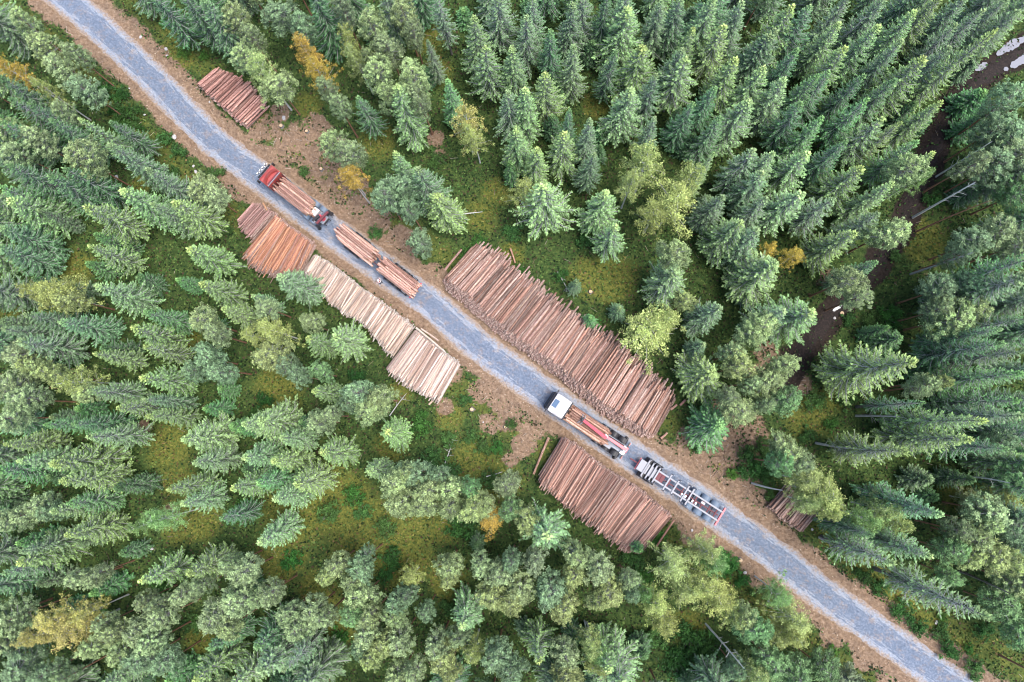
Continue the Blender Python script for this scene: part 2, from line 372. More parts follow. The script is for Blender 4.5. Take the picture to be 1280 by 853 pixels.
tag(scatter('undergrowth', 260000, lambda X, Y, dr, d, yl, tr: np.where(dr < 3.2, 0, 1)*(1-d*(.97-.85*smooth(.44, .60, fbm(X*.5, Y*.5, 71))))*(1-.78*tr)*(.45+.9*fbm(X*.8, Y*.8, 70)), cover_col, (.14, .42), .7, vcol_material('undergrowth_leaves'), zoff=.35),
    'low bilberry, moss and grass covering the forest floor', 'undergrowth')
tag(scatter('bark_litter', 120000, lambda X, Y, dr, d, yl, tr: np.where(dr < 2.2, .03, 1)*d*.75*(1-tr), lambda X, Y, n, d, yl: pick([(.40, .29, .21), (.55, .45, .35), (.17, .11, .08), (.27, .18, .125), (.10, .075, .055), (.34, .21, .14)], n),
            (.06, .20), .4, vcol_material('bark_chips', .9, 0), zoff=.12), 'torn bark and wood chips strewn over the dirt shoulders', 'bark litter')

def sticks(n):
    X = RNG.uniform(-66, 60, n); Y = RNG.uniform(-36, 54, n); dr, sg, d, yl, tr = zones(X, Y)
    k = (RNG.random(n) < (.9*d*(1-tr)+.10)) & (dr > 3.1); X = X[k]; Y = Y[k]; n = len(X); L = RNG.uniform(.25, 1.3, n)*RNG.random(n)**.5; th = RNG.uniform(0, 6.28, n); w = RNG.uniform(.01, .03, n)
    Z = hgt(X, Y); dx = np.cos(th)*L/2; dy = np.sin(th)*L/2; px = -np.sin(th)*w; py = np.cos(th)*w; t1 = RNG.uniform(.01, .25, n)
    V = []
    for sx in (-1, 1):
        zz = Z+(.02 if sx < 0 else .02+t1)
        V += [np.stack([X+sx*dx+px, Y+sx*dy+py, zz], 1), np.stack([X+sx*dx-px, Y+sx*dy-py, zz], 1), np.stack([X+sx*dx, Y+sx*dy, zz+w*1.6], 1)]
    V = np.stack(V, 1).reshape(-1, 3); b = np.arange(n)[:, None]*6
    F = np.concatenate([b+[0, 3, 5, 2], b+[1, 2, 5, 4], b+[0, 1, 4, 3]]); C = np.repeat(pick([(.42, .36, .31), (.25, .17, .12), (.12, .08, .06), (.55, .45, .36), (.30, .22, .18)], n), 6, 0)
    return link('brushwood', np_mesh('brushwood', V, F, [vcol_material('brushwood_bark', .9, 0)], C))
tag(sticks(16000), 'broken twigs and brushwood left lying over the dirt verges', 'brushwood', kind='stuff')

# ------------------------------------------------------------------ trees: a few shapes of each kind, unit = metres
def quads(C, A, B):
    """centres, half-axes -> verts; A forward axis, B side axis"""
    return np.stack([C-A-B*.55, C-A*.2+B, C+A, C-A*.2-B], 1).reshape(-1, 3)
def norm(v): return v/np.maximum(np.linalg.norm(v, axis=-1, keepdims=True), 1e-9)
def tube_arrays(paths):
    """list of (points Nx3, radii N, sides) -> verts, quads"""
    V = []; F = []; o = 0
    for p, r, k in paths:
        p = np.asarray(p, float); n = len(p); t = norm(np.gradient(p, axis=0))
        a = norm(np.cross(t, np.where(np.abs(t[:, 2:3]) > .9, [[1., 0, 0]], [[0, 0, 1.]]))); b = np.cross(t, a)
        ang = np.arange(k)*2*np.pi/k
        ring = p[:, None, :]+(a[:, None, :]*np.cos(ang)[None, :, None]+b[:, None, :]*np.sin(ang)[None, :, None])*np.asarray(r)[:, None, None]
        V.append(ring.reshape(-1, 3)); i = np.arange(n*k).reshape(n, k)
        F.append(np.stack([i[:-1], np.roll(i, -1, 1)[:-1], np.roll(i, -1, 1)[1:], i[1:]], -1).reshape(-1, 4)+o); o += n*k
    return np.concatenate(V), np.concatenate(F)
def spruce_variant(i, H=20.0, R=2.3, base=.14, dead=0.0, sparse=1.0):
    r = np.random.default_rng(100+i); C = []; A = []; B = []; T = []; wood = []
    lean = r.normal(0, .012, 2); z = H*base; wh = 0
    reach = r.uniform(.72, 1.0)
    ph = r.uniform(0, 6.28, 3)
    while z < H*.985:
        t = (z-H*base)/(H*(1-base)); prof = min(1.0, (1-t)**.92*1.12)*(.7+.3*min(1, t/.10))
        nb = 7 if t < .55 else 5
        a0 = r.uniform(0, 6.28)
        for k in range(nb):
            az = a0+k*2*np.pi/nb+r.normal(0, .16)
            L = R*prof*r.uniform(.72, 1.18)*(1+.14*math.sin(az*2+ph[0]))+.18
            if r.random() > sparse: continue
            el = math.radians(-30+58*t+r.normal(0, 8)); ns = max(3, int(L/.155))
            s = np.linspace(0, 1, ns+1); d = np.array([math.cos(az), math.sin(az)])
            hz = s*L*math.cos(el); vz = s*L*math.sin(el)-.22*L*s*(1-s)*2+.16*L*s**2.5*(1-t*.6)
            pts = np.stack([d[0]*hz+lean[0]*z, d[1]*hz+lean[1]*z, z+vz], 1)
            pts[:, :2] += np.cumsum(r.normal(0, .012, (ns+1, 2)), 0)*L
            if L > .55: wood.append((pts[::max(1, ns//4)], np.linspace(.06, .02, len(pts[::max(1, ns//4)]))*(.5+L/3), 3))
            side = np.array([-d[1], d[0], 0]); fw = np.array([d[0], d[1], math.sin(el)*.6])
            for q in range(1, ns+1):
                f = q/ns
                tl = (.12+.135*L*min(1, (1-f)*2.4+.05))*r.uniform(.65, 1.3); tl = min(tl, .5)
                for sg in (-1, 1):
                    if r.random() < dead*(1.2-f): continue
                    dr = norm(side*sg*r.uniform(.75, 1.0)+fw*r.uniform(.5, .95)+np.array([0, 0, r.uniform(-.45, .0)]))
                    up = norm(np.array([0, 0, 1.0])+r.normal(0, .28, 3)); bb = norm(np.cross(up, dr))
                    m = 2 if tl > .42 else 1
                    for u in range(m):
                        cl = tl/m; c = pts[q]+dr*(cl*(u+.5)); c[2] -= .05*u*u
                        C.append(c); A.append(dr*cl*.62); B.append(bb*r.uniform(.034, .062))
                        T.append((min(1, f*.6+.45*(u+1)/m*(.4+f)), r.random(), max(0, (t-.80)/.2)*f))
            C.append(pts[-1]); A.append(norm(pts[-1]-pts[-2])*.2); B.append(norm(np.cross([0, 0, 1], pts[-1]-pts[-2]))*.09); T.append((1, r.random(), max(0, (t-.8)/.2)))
        z += (.60 if t < .6 else .44)*r.uniform(.75, 1.25)*H/20; wh += 1
    # leader
    for q in range(22):
        zz = H*(.945+.055*q/22); az = r.uniform(0, 6.28); dd = norm(np.array([math.cos(az), math.sin(az), .9]))
        C.append(np.array([lean[0]*zz, lean[1]*zz, zz])+dd*.1); A.append(dd*.17); B.append(norm(np.cross(dd, [0, 0, 1]))*.07); T.append((1, r.random(), 1))
    C = np.array(C); A = np.array(A); B = np.array(B); T = np.array(T); V = quads(C, A, B)
    att = np.repeat(np.concatenate([T, np.ones((len(T), 1))], 1), 4, 0)
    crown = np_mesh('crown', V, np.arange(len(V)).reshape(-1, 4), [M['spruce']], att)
    zs = np.linspace(-.4, H*.975, 9); tp = np.stack([lean[0]*zs, lean[1]*zs, zs], 1)
    tv, tf = tube_arrays([(tp, np.interp(zs, [-.4, .6, H], [.27, .19, .02]), 8)]); trunk = np_mesh('trunk', tv, tf, [M['spruce_bark']], smooth=True)
    wv, wf = tube_arrays(wood); br = np_mesh('branches', wv, wf, [M['lichen_twig']])
    return dict(crown=crown, trunk=trunk, branches=br, H=H, R=R)
def clump_quads(r, centres, rad, n, size, flat=.8, upb=.5):
    k = len(centres); idx = np.repeat(np.arange(k), n); N = len(idx)
    off = norm(r.normal(0, 1, (N, 3)))*(r.random((N, 1))**.45); off[:, 2] *= flat
    C = centres[idx]+off*rad[idx][:, None]
    dirn = norm(off+r.normal(0, .6, (N, 3))+np.array([0, 0, upb*.5])); off = off*(1+(r.random((N, 1)) < .12)*.7); C = centres[idx]+off*rad[idx][:, None]; up = norm(r.normal(0, .8, (N, 3))+np.array([0, 0, 1.0]))
    b = norm(np.cross(up, dirn)); s = r.uniform(size[0], size[1], N)[:, None]
    ht = (off[:, 2]/flat+1)/2
    return C, dirn*s, b*s*r.uniform(.22, .5, (N, 1)), idx, ht
def pine_variant(i, H=18.0, R=2.2, mat='pine'):
    r = np.random.default_rng(300+i); zb = H*.50; cen = []; rad = []; paths = []
    n = 150; bend = r.normal(0, .35, 2)
    def trunk_at(z): f = z/H; return np.array([bend[0]*f*f, bend[1]*f*f, z])
    lobes = r.uniform(0, 6.28, 2)
    for k in range(n):
        f = (k+.5)/n; z = zb+(H*.97-zb)*f**.8
        prof = math.sqrt(max(.04, 1-((f-.28)/.76)**2)) if f > .28 else .55+.45*f/.28
        az = k*2.399+r.normal(0, .3); rr = R*prof*(r.random()**.42)*(1+.18*math.sin(2*az+lobes[0])+.12*math.sin(3*az+lobes[1]))
        o = trunk_at(z-.35*rr); e = trunk_at(z)+np.array([math.cos(az)*rr, math.sin(az)*rr, r.uniform(-.2, .35)])
        cen.append(e); rad.append(r.uniform(.22, .50)*(1.05-.35*f))
        if k % 2 == 0: mid = (o+e)/2+np.array([0, 0, -.12*rr]); paths.append((np.array([o, mid, e]), [.055*(1.2-f), .035, .012], 3))
    cen = np.array(cen); rad = np.array(rad); C, A, B, idx, ht = clump_quads(r, cen, rad, 62, (.07, .17), .8, 1.2)
    cr = r.random(len(cen))*.55
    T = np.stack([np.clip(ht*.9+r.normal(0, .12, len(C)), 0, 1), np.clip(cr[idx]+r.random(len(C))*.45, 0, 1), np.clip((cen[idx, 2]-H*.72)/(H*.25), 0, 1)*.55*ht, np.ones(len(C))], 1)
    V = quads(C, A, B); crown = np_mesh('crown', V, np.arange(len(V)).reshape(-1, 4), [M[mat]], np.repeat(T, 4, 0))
    zs = np.linspace(-.4, H*.93, 9); tp = np.array([trunk_at(z) for z in zs]); tv, tf = tube_arrays([(tp, np.interp(zs, [-.4, .6, H], [.24, .17, .035]), 8)])
    bv, bf = tube_arrays(paths)
    return dict(crown=crown, trunk=np_mesh('trunk', tv, tf, [M['pine_bark']], smooth=True), branches=np_mesh('branches', bv, bf, [M['lichen_twig']]), H=H, R=R)
def birch_variant(i, H=16.0, R=2.4):
    r = np.random.default_rng(500+i); zb = H*.42; cen = []; rad = []; paths = []; bend = r.normal(0, .5, 2)
    def tr(z): f = z/H; return np.array([bend[0]*f*f, bend[1]*f*f, z])
    lob = r.uniform(0, 6.28, 2)
    for k in range(34):
        f = (k+.3)/34; az = k*2.399+r.normal(0, .35); z0 = zb*.9+(H*.9-zb*.9)*f
        L = R*(1.15-.75*f**1.4)*r.uniform(.6, 1.12)*(1+.2*math.sin(2*az+lob[0])); rise = r.uniform(.5, 1.3)*(1.1-.3*f)
        o = tr(z0); d = np.array([math.cos(az), math.sin(az), 0.]); pts = [o+d*L*s+np.array([0, 0, rise*L*.5*s*(1.6-.8*s)]) for s in np.linspace(0, 1, 5)]
        paths.append((np.array(pts), [.045, .03, .02, .012, .006], 3))
        for s in np.linspace(.35, 1.0, 5):
            p = o+d*L*s+np.array([0, 0, rise*L*.5*s*(1.6-.8*s)]); cen.append(p+r.normal(0, .26, 3)); rad.append(r.uniform(.26, .52))
    for q in range(6): cen.append(tr(H*(.86+.024*q))+r.normal(0, .15, 3)); rad.append(.34)
    cen = np.array(cen); rad = np.array(rad); C, A, B, idx, ht = clump_quads(r, cen, rad, 44, (.07, .135), .85, .3)
    cr = r.random(len(cen))*.6
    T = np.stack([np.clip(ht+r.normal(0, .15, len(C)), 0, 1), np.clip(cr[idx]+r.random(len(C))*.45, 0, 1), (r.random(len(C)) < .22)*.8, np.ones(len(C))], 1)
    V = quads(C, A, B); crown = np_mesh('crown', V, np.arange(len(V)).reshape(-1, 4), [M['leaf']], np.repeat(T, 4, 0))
    zs = np.linspace(-.3, H*.97, 10); tv, tf = tube_arrays([(np.array([tr(z) for z in zs]), np.interp(zs, [-.3, .6, H], [.17, .125, .012]), 8)])
    bv, bf = tube_arrays(paths)
    return dict(crown=crown, trunk=np_mesh('trunk', tv, tf, [M['birch_bark']], smooth=True), branches=np_mesh('branches', bv, bf, [M['birch_bark']]), H=H, R=R)
def shrub_variant(i, H=1.8, R=1.1):
    r = np.random.default_rng(700+i); n = 26; cen = norm(r.normal(0, 1, (n, 3)))*(r.random((n, 1))**.5)*np.array([R, R, H*.42])+np.array([0, 0, H*.52])
    rad = r.uniform(.22, .42, n); C, A, B, idx, ht = clump_quads(r, cen, rad, 46, (.07, .15), .8, .6); cr = r.random(n)*.6
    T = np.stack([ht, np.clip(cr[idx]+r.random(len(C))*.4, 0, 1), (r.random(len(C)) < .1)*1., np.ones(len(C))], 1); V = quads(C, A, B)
    st = [(np.array([[0, 0, -.1], c*.5+np.array([0, 0, .1]), c]), [.03, .02, .008], 3) for c in cen[::2]]; bv, bf = tube_arrays(st)
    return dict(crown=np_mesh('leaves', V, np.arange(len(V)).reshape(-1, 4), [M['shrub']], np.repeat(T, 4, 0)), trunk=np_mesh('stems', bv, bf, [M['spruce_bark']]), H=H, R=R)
VAR = {'S': [spruce_variant(i, 20, 2.35, [.12, .16, .2, .1, .14, .18, .12, .22, .15, .25, .1, .2][i], [0, 0, .1, 0, 0, .12, 0, .2, .1, .25, 0, .15][i], [1, 1, .9, 1, .95, .85, 1, .8, .9, .72, 1, .85][i]) for i in range(12)],
       'N': [spruce_variant(20+i, 20, 2.0, .25, .5, .9) for i in range(3)],             # thin, half bare spruce
       'P': [pine_variant(i) for i in range(6)], 'B': [birch_variant(i) for i in range(6)],
       'U': [shrub_variant(i) for i in range(4)], 'J': [spruce_variant(40+i, 7, 1.5, .03) for i in range(3)]}
TINT = {'g': (1, 1, .95), 'd': (.62, .78, .64), 'b': (.92, 1.06, .96), 'l': (1.32, 1.30, 1.0), 'y': (1.36, 1.26, .86), 'w': (1.30, 1.30, 1.10), 'o': (1.9, 1.15, .5), 't': (1.75, 1.3, .9), 'e': (.82, 1.10, .78)}
LOOK = {'g': 'green', 'd': 'dark green', 'b': 'blue-green', 'l': 'light green', 'y': 'yellow-green', 'w': 'pale grey-green', 'o': 'golden yellow', 't': 'tan and orange', 'e': 'fresh green'}
KIND = {'S': ('spruce_tree', 'spruce'), 'N': ('spruce_tree', 'thin half-bare spruce'), 'P': ('pine_tree', 'pine'), 'B': ('birch_tree', 'birch'), 'U': ('shrub', 'shrub'), 'J': ('young_spruce', 'young spruce')}
DEFH = {'S': 14.3, 'N': 16, 'P': 13, 'B': 12.5, 'U': 1.8, 'J': 6}
# kind  x y of the tip (spruce) or of the middle of the crown (others), crown radius, tint[, height]
TREES = """
P 32 30 19 l|P 52 60 21 l|P 76 86 22 w|P 108 112 24 b|P 92 68 17 w|B 12 84 15 o|B -6 72 12 o|B 50 108 13 y 12|P 78 138 15 w 13|S 0 98 20 d|S 8 122 22 d|S 30 132 18 d 15|S 2 150 20 d|U 152 145 24 d|U 130 112 16 d|U 160 160 12 g|
P 12 165 20 l|P 44 176 22 w|P 20 190 20 w|P 102 198 27 l 15|S 96 148 17 l 16|S 134 150 18 d 12|S 138 184 22 g 18|S 60 148 18 d 14|S 185 -12 24 d|S 222 -8 24 d|S 250 -2 26 b|P 290 20 20 l|P 312 45 16 w|P 305 68 20 l|B 322 84 22 l 15|P 345 105 24 l|
P 350 18 26 b|P 376 36 20 b|S 388 -12 28 d|B 378 58 18 o 15|B 396 82 18 o 13|B 432 42 14 y|B 442 68 16 l|P 428 12 15 g|P 466 34 22 l|P 485 58 20 w|P 505 18 20 l|P 516 42 14 w|P 408 108 15 w 14|P 422 132 14 w 13|S 444 118 18 d 12|P 472 92 22 l|P 518 98 22 l|P 486 118 16 l|P 524 122 18 w|P 460 74 10 l|
S 493 106 27 l 20|P 418 180 20 l|P 436 192 18 w|S 536 54 13 g 10|S 591 24 22 l|S 618 -6 25 g|N 545 -18 16 g|S 605 62 25 l|S 556 97 18 e 15|B 580 145 20 t 14|B 592 166 17 y 12|S 638 58 20 l|S 636 112 22 g|S 641 162 20 l|S 494 192 18 l 13|B 434 214 18 o 11|P 500 232 20 b|P 482 246 22 b|S 522 210 24 g 16|P 512 262 14 b 12|
S 546 243 26 y 15|P 526 302 18 b 8|S 352 343 27 g 13|P 333 384 16 w 12|B 338 412 22 y 12|S 424 420 27 l 12|P 388 404 17 l 10|P 340 440 26 y 12|B 651 238 18 y 13|S 686 230 34 l 20|S 756 240 25 l|S 768 278 21 l 16|B 792 222 18 l 14|B 812 198 28 y 15|B 846 248 34 y 15|B 822 262 22 y 13|B 862 222 20 y 14|P 846 320 21 l 13|
S 848 338 29 w 14|P 858 376 14 y 9|B 812 414 36 y 9|B 836 398 20 y 9|S 896 386 22 g 13|S 905 242 20 g|S 927 277 26 l|S 952 293 22 g|S 967 328 32 l|S 962 212 23 g|S 958 248 22 g|P 950 410 22 l 14|U 650 338 10 e|J 740 397 11 e|J 776 384 12 g|J 720 352 10 g|U 745 412 12 e|
S 657 22 21 g|S 645 56 19 g|S 715 2 21 g|S 690 36 20 d|S 719 56 20 w|S 684 92 24 y|S 653 108 23 l|S 713 135 14 d 14|S 740 146 19 g 17|S 706 160 24 y|S 668 180 20 y|S 740 188 17 g 14|S 648 158 20 l|S 663 -10 20 g|S 790 -10 26 g|S 783 10 30 l|S 804 54 29 y|S 848 58 20 g|S 855 78 28 l|S 787 112 27 w|S 820 150 15 g 12|S 868 31 18 y|S 908 28 24 y|S 932 2 22 g|S 919 76 24 y|S 956 86 26 l|S 930 128 27 w|S 960 44 24 g|S 893 -2 24 w|S 895 192 12 l 17|S 945 190 26 g|S 732 -8 20 g|S 855 -8 22 g|S 830 -6 20 g|S 878 206 14 y 15|S 760 -12 18 d|S 822 90 18 g 17|S 890 110 19 d|S 900 150 20 d|S 865 130 18 d|S 765 60 16 d 15|
S 990 2 24 y|S 968 38 26 g|S 1052 24 24 l|S 1062 55 27 y|S 1102 27 25 l|S 1148 13 25 l|S 1178 -6 26 y|S 1212 -6 25 g|S 1247 33 24 y 22|S 1152 77 31 y|S 1085 122 24 e|S 1178 129 22 y|S 1104 152 28 l|S 1030 149 20 e|S 986 104 24 w|S 1018 92 20 e|S 1011 186 24 l|S 972 186 20 w|S 1148 178 22 e|S 1170 191 20 y|S 1126 152 18 y|S 1106 -6 24 g|S 1016 8 22 b|S 1066 -6 24 g|S 1132 48 22 g|S 1232 8 24 g|S 1274 8 26 g|S 1260 -6 24 g|S 1040 92 20 d|S 1000 60 20 d|S 1080 90 22 d|S 1120 100 24 d|S 1190 60 24 g|S 1200 30 22 g|S 1010 128 22 d|S 1060 175 22 d|
J 1232 112 20 e|P 1258 128 22 b|P 1262 168 26 b|P 1240 165 18 b|P 1268 200 28 w|P 1240 208 24 b|P 1214 205 16 w|P 1278 238 24 e|J 1228 145 16 e|S 1075 213 28 y|S 1116 231 22 l|P 1130 212 22 l 15|B 1154 218 14 e 13|S 1000 236 28 w|S 1040 248 22 g|P 1112 288 22 l 14|S 1102 268 24 g|S 1068 288 25 y|B 995 318 14 o 8|B 966 312 11 o 7|P 1058 350 20 l 14|S 1018 386 31 l 17|P 1218 302 22 b|P 1248 292 20 w|P 1272 306 22 w|P 1200 318 14 b|S 1292 345 40 g 22|S 1296 320 28 e 22|P 1176 362 20 b|P 1210 358 18 b|P 1190 398 26 l|P 1222 392 20 l|P 1174 388 16 w|U 1112 396 17 e|U 1090 402 12 g|S 1130 420 20 e 8|
S 1143 452 40 y 24|J 1176 458 17 e|P 1158 484 17 w|P 1172 478 12 y|S 1280 468 26 e 22|S 1262 428 26 d 22|S 1290 436 28 g 22|S 1285 395 24 d 22|S 1234 527 24 y 24|N 1160 505 14 d|S 1210 550 28 y 20|S 1141 571 25 y 22|P 1250 555 18 b|P 1232 560 14 b|S 1282 518 28 g 22|S 1272 500 24 e 20|S 1184 642 28 b 21|P 985 560 20 l|P 1002 578 16 w|P 978 580 16 e|B 1012 602 24 l|B 1032 618 28 y|B 1044 640 15 y|B 1015 630 18 l|P 1278 592 20 e|B 1262 625 20 y 8|B 1215 625 16 g 6|P 1240 640 24 w 12|P 1272 655 24 b|S 1250 410 20 b 20|S 1262 560 22 d 20|
B 1112 640 20 l|B 1130 655 16 y|B 1090 650 20 e|N 1118 708 24 w 19|S 1170 698 24 w 18|P 1222 675 22 l|P 1240 690 24 y|P 1212 700 18 y|P 1190 690 20 e|P 1200 665 16 w|N 1242 776 30 w 22|P 1252 758 24 e 10|P 1272 728 22 l|P 1278 790 22 e 10|P 1262 700 18 y|P 1230 655 18 l|S 1092 672 18 d 14|P 1190 720 15 e 10|
B 978 745 18 e 12|B 994 778 22 l 12|B 996 798 18 y 11|B 975 800 18 l 10|P 968 830 24 e 12|P 998 848 24 e 12|P 1030 838 22 e 11|P 1060 852 20 g 10|P 945 790 22 e 14|P 930 770 18 l 14|P 655 650 20 y|S 680 678 30 w 15|P 668 700 18 g 12|P 722 692 20 l|P 718 716 18 y|P 750 715 22 w|P 762 742 22 y|P 748 750 16 y|P 786 726 14 w|P 790 745 12 b|P 690 735 24 b|P 705 762 20 y|P 650 740 24 l|P 640 752 20 y|S 672 828 20 y 17|S 782 862 34 w 18|S 765 838 22 l 15|P 704 822 22 w|P 706 842 20 y|B 738 808 17 l|B 748 838 16 y|B 745 820 16 e|B 822 760 20 y 10|B 834 782 18 y 10|B 808 745 14 e 9|
B 850 710 26 l 13|B 876 738 24 y 13|B 905 750 24 y 12|B 916 772 18 y 12|B 882 690 20 l 12|B 898 704 18 e 11|B 862 745 20 l 12|U 865 800 24 d|U 845 828 20 d|U 885 815 22 d|J 800 690 10 e|U 785 665 10 e|U 820 670 14 e|U 792 700 16 g|U 905 700 16 e|B 950 850 22 l|P 922 838 14 b|U 820 800 16 g|U 806 720 12 e|
P 418 706 18 l|P 406 722 14 y|P 448 716 19 b|P 438 728 16 l|P 456 698 14 b|P 388 766 20 w|P 372 788 20 w|P 402 774 16 w|P 358 768 16 w 13|P 336 742 17 w|P 322 748 12 w|P 452 748 22 l|P 438 768 18 e|P 462 772 16 l|P 498 752 16 b|P 510 745 14 b|P 494 770 16 l|P 458 798 20 w|P 476 808 20 y|P 462 820 16 y|P 502 800 20 w|P 450 812 14 b|P 532 764 13 b 11|P 548 806 18 w|P 552 828 20 y|P 560 842 14 y|P 572 796 14 w|B 590 820 16 y 12|P 560 706 18 l 13|P 560 722 14 y 13|B 512 724 15 y 9|S 578 782 27 w 15|P 622 720 20 w|P 618 744 22 y|P 634 750 16 y|P 600 706 16 w|B 614 652 19 o 10|P 600 632 20 l 12|P 500 846 20 l|P 520 840 16 w|P 622 818 22 b|P 636 838 20 b|P 640 700 16 b|
S 372 862 34 g 20|S 322 838 34 g 20|S 325 672 24 w 15|S 318 808 26 d 18|N 352 838 18 g|S 24 690 20 g|S 62 642 20 l|S 80 670 24 y|S 18 700 26 y|P 8 650 20 w|P 32 642 16 w|P 118 718 16 w 12|P 98 728 16 w 12|B 196 650 20 e 12|B 176 656 14 e 11|S 172 732 22 y 17|S 234 720 24 y 18|P 232 742 17 w 13|P 254 732 13 w 13|P 268 775 24 w|P 298 756 22 w|P 284 786 16 l|P 304 716 22 w|P 290 706 14 w|B 62 778 22 t|B 82 792 24 t|B 36 800 18 t|B 98 770 16 t|P 18 772 24 w|P 8 800 20 w|P 22 834 28 b|P 56 842 18 b|P 114 812 18 l|P 142 796 20 l|P 172 788 22 w|P 202 774 18 w|P 188 806 20 w|P 176 828 22 b|P 206 830 20 b|P 150 814 18 l|P 176 752 13 w 12|P 196 758 12 w|P 126 782 14 w 12|P 78 850 12 w|
S 240 850 26 y 20|S 128 858 24 w|S 292 856 24 l|S 262 812 20 d|S 0 720 22 b|P 25 440 24 w|P 46 462 17 l|P 38 456 14 y|B 84 474 22 y 14|P 104 490 18 l|P 66 470 18 y|S 108 488 22 w 18|S 118 444 18 y|S 176 470 24 y 19|S 144 507 18 y 15|S 186 520 17 y 14|S 178 500 17 g 15|P 258 448 22 b|P 276 462 18 b|P 246 462 16 b|S 232 545 28 l 17|S 298 530 20 l 15|S 300 572 22 w 15|S 242 578 22 w 17|S 210 614 20 y 18|S 224 632 21 w 17|S 292 612 20 y 15|P 16 482 22 w|P 30 500 22 w|P 12 522 22 w|S 5 556 20 y|S 50 530 18 e 16|S 20 578 20 w|S 66 580 30 y 21|S 76 604 24 y 20|S -2 594 24 e|S 84 636 20 e|P 52 632 20 w|P 66 642 16 b|S 178 436 20 y 16|S 112 546 22 w 19|S 88 530 20 d 17|
S 5 246 26 l|S 106 256 28 y 20|S 148 237 25 l 18|S 214 250 24 y 17|S 188 254 20 w 17|P 252 232 20 l 11|P 266 245 20 w 10|S 232 306 26 y 15|S 106 307 20 y 17|S 250 352 24 y 15|J 220 348 12 e|B 62 366 30 y 13|B 44 362 20 y 13|P 84 372 20 y|S 116 358 26 w 18|S 162 416 24 y 17|S 182 392 20 e 16|P 254 402 20 l 14|P 268 418 18 w 14|S 274 386 20 y 14|S 312 372 16 w 12|S 18 428 28 g 20|S -6 284 28 b|S -6 310 24 b|S -4 232 20 e|S 52 222 24 d|S 10 205 22 d|S 80 212 24 d|S 30 395 20 g 18|S 70 400 22 b 18|B 310 418 14 y 12|S 0 410 20 g|S 180 212 20 g 17|
S 384 424 20 y 13|P 358 458 17 b 11|P 374 470 16 b 11|P 400 466 16 e 10|S 392 488 18 y 13|P 452 492 20 b 13|P 474 498 20 l 13|P 462 514 20 l 13|P 440 506 14 b 12|S 326 530 30 l 15|P 398 528 18 w 11|P 412 520 14 w 11|S 337 580 22 y 14|S 350 552 20 w 14|S 406 570 23 y 14|S 482 545 23 y 11|S 373 603 25 y 15|S 343 626 20 w 14|S 456 592 18 l 13|S 316 606 20 e 14|P 492 604 20 l|P 516 596 22 b|P 536 612 20 l|P 500 630 22 l|P 528 628 20 l|P 546 594 14 b|P 510 588 14 l|P 566 616 20 l|P 562 636 18 l|P 592 634 20 y|P 586 610 14 e|U 526 532 16 e|U 560 550 12 g|U 615 600 14 g|P 632 608 18 w 10|P 640 636 16 e 11|U 590 545 10 g|S 275 652 20 d 14|
S 894 466 30 y 12|P 926 458 20 y 12|P 916 442 16 w 12|P 940 478 14 w 12|P 926 512 21 l 12|P 912 498 14 w 12|S 905 536 28 e 10|U 945 585 18 d|U 935 570 14 g|U 958 600 14 d|P 962 480 22 l|P 978 458 18 l|P 942 418 18 l|P 980 500 20 e|P 955 505 12 w|S 985 392 22 g 16|S 880 432 14 g 9|U 955 560 14 g|U 250 390 8 g|
S 1100 330 20 d|P 1075 372 16 w|U 1062 400 10 g|U 1130 290 12 d|U 1120 320 9 g|U 1168 250 12 d|U 605 560 12 g|U 580 500 9 g|U 622 560 10 e|U 640 530 8 g|U 380 215 8 g|U 215 215 10 g|U 222 188 12 g|U 205 172 12 g|U 150 118 12 d|U 270 215 12 g|U 545 200 14 g|U 470 290 10 g|U 590 320 14 e|U 640 290 14 g|U 600 300 10 e|U 560 590 16 g|U 540 570 14 g|U 480 660 14 g|U 365 700 14 e|U 490 700 16 d|U 480 720 12 d|U 575 660 20 d|U 300 640 14 e|U 1080 720 12 d|U 1100 735 12 d|U 1128 765 14 d|U 1150 785 13 d|U 1178 790 13 g|U 1190 815 14 d|U 1220 835 14 g|U 1060 500 14 g|U 1020 500 14 g|U 1230 790 12 d|U 700 345 10 d|U 680 370 10 g|U 730 300 12 g|U 440 620 14 e|U 455 640 12 g|U 410 640 16 g|U 110 630 14 g|U 330 500 12 d|U 320 520 12 d|U 445 470 12 d|U 240 780 14 g|U 420 800 14 e|U 410 830 14 g|U 560 760 12 g|U 1040 530 10 e|U 200 730 14 e|U 130 745 18 e|U 1010 545 12 g|U 700 810 10 g|
"""
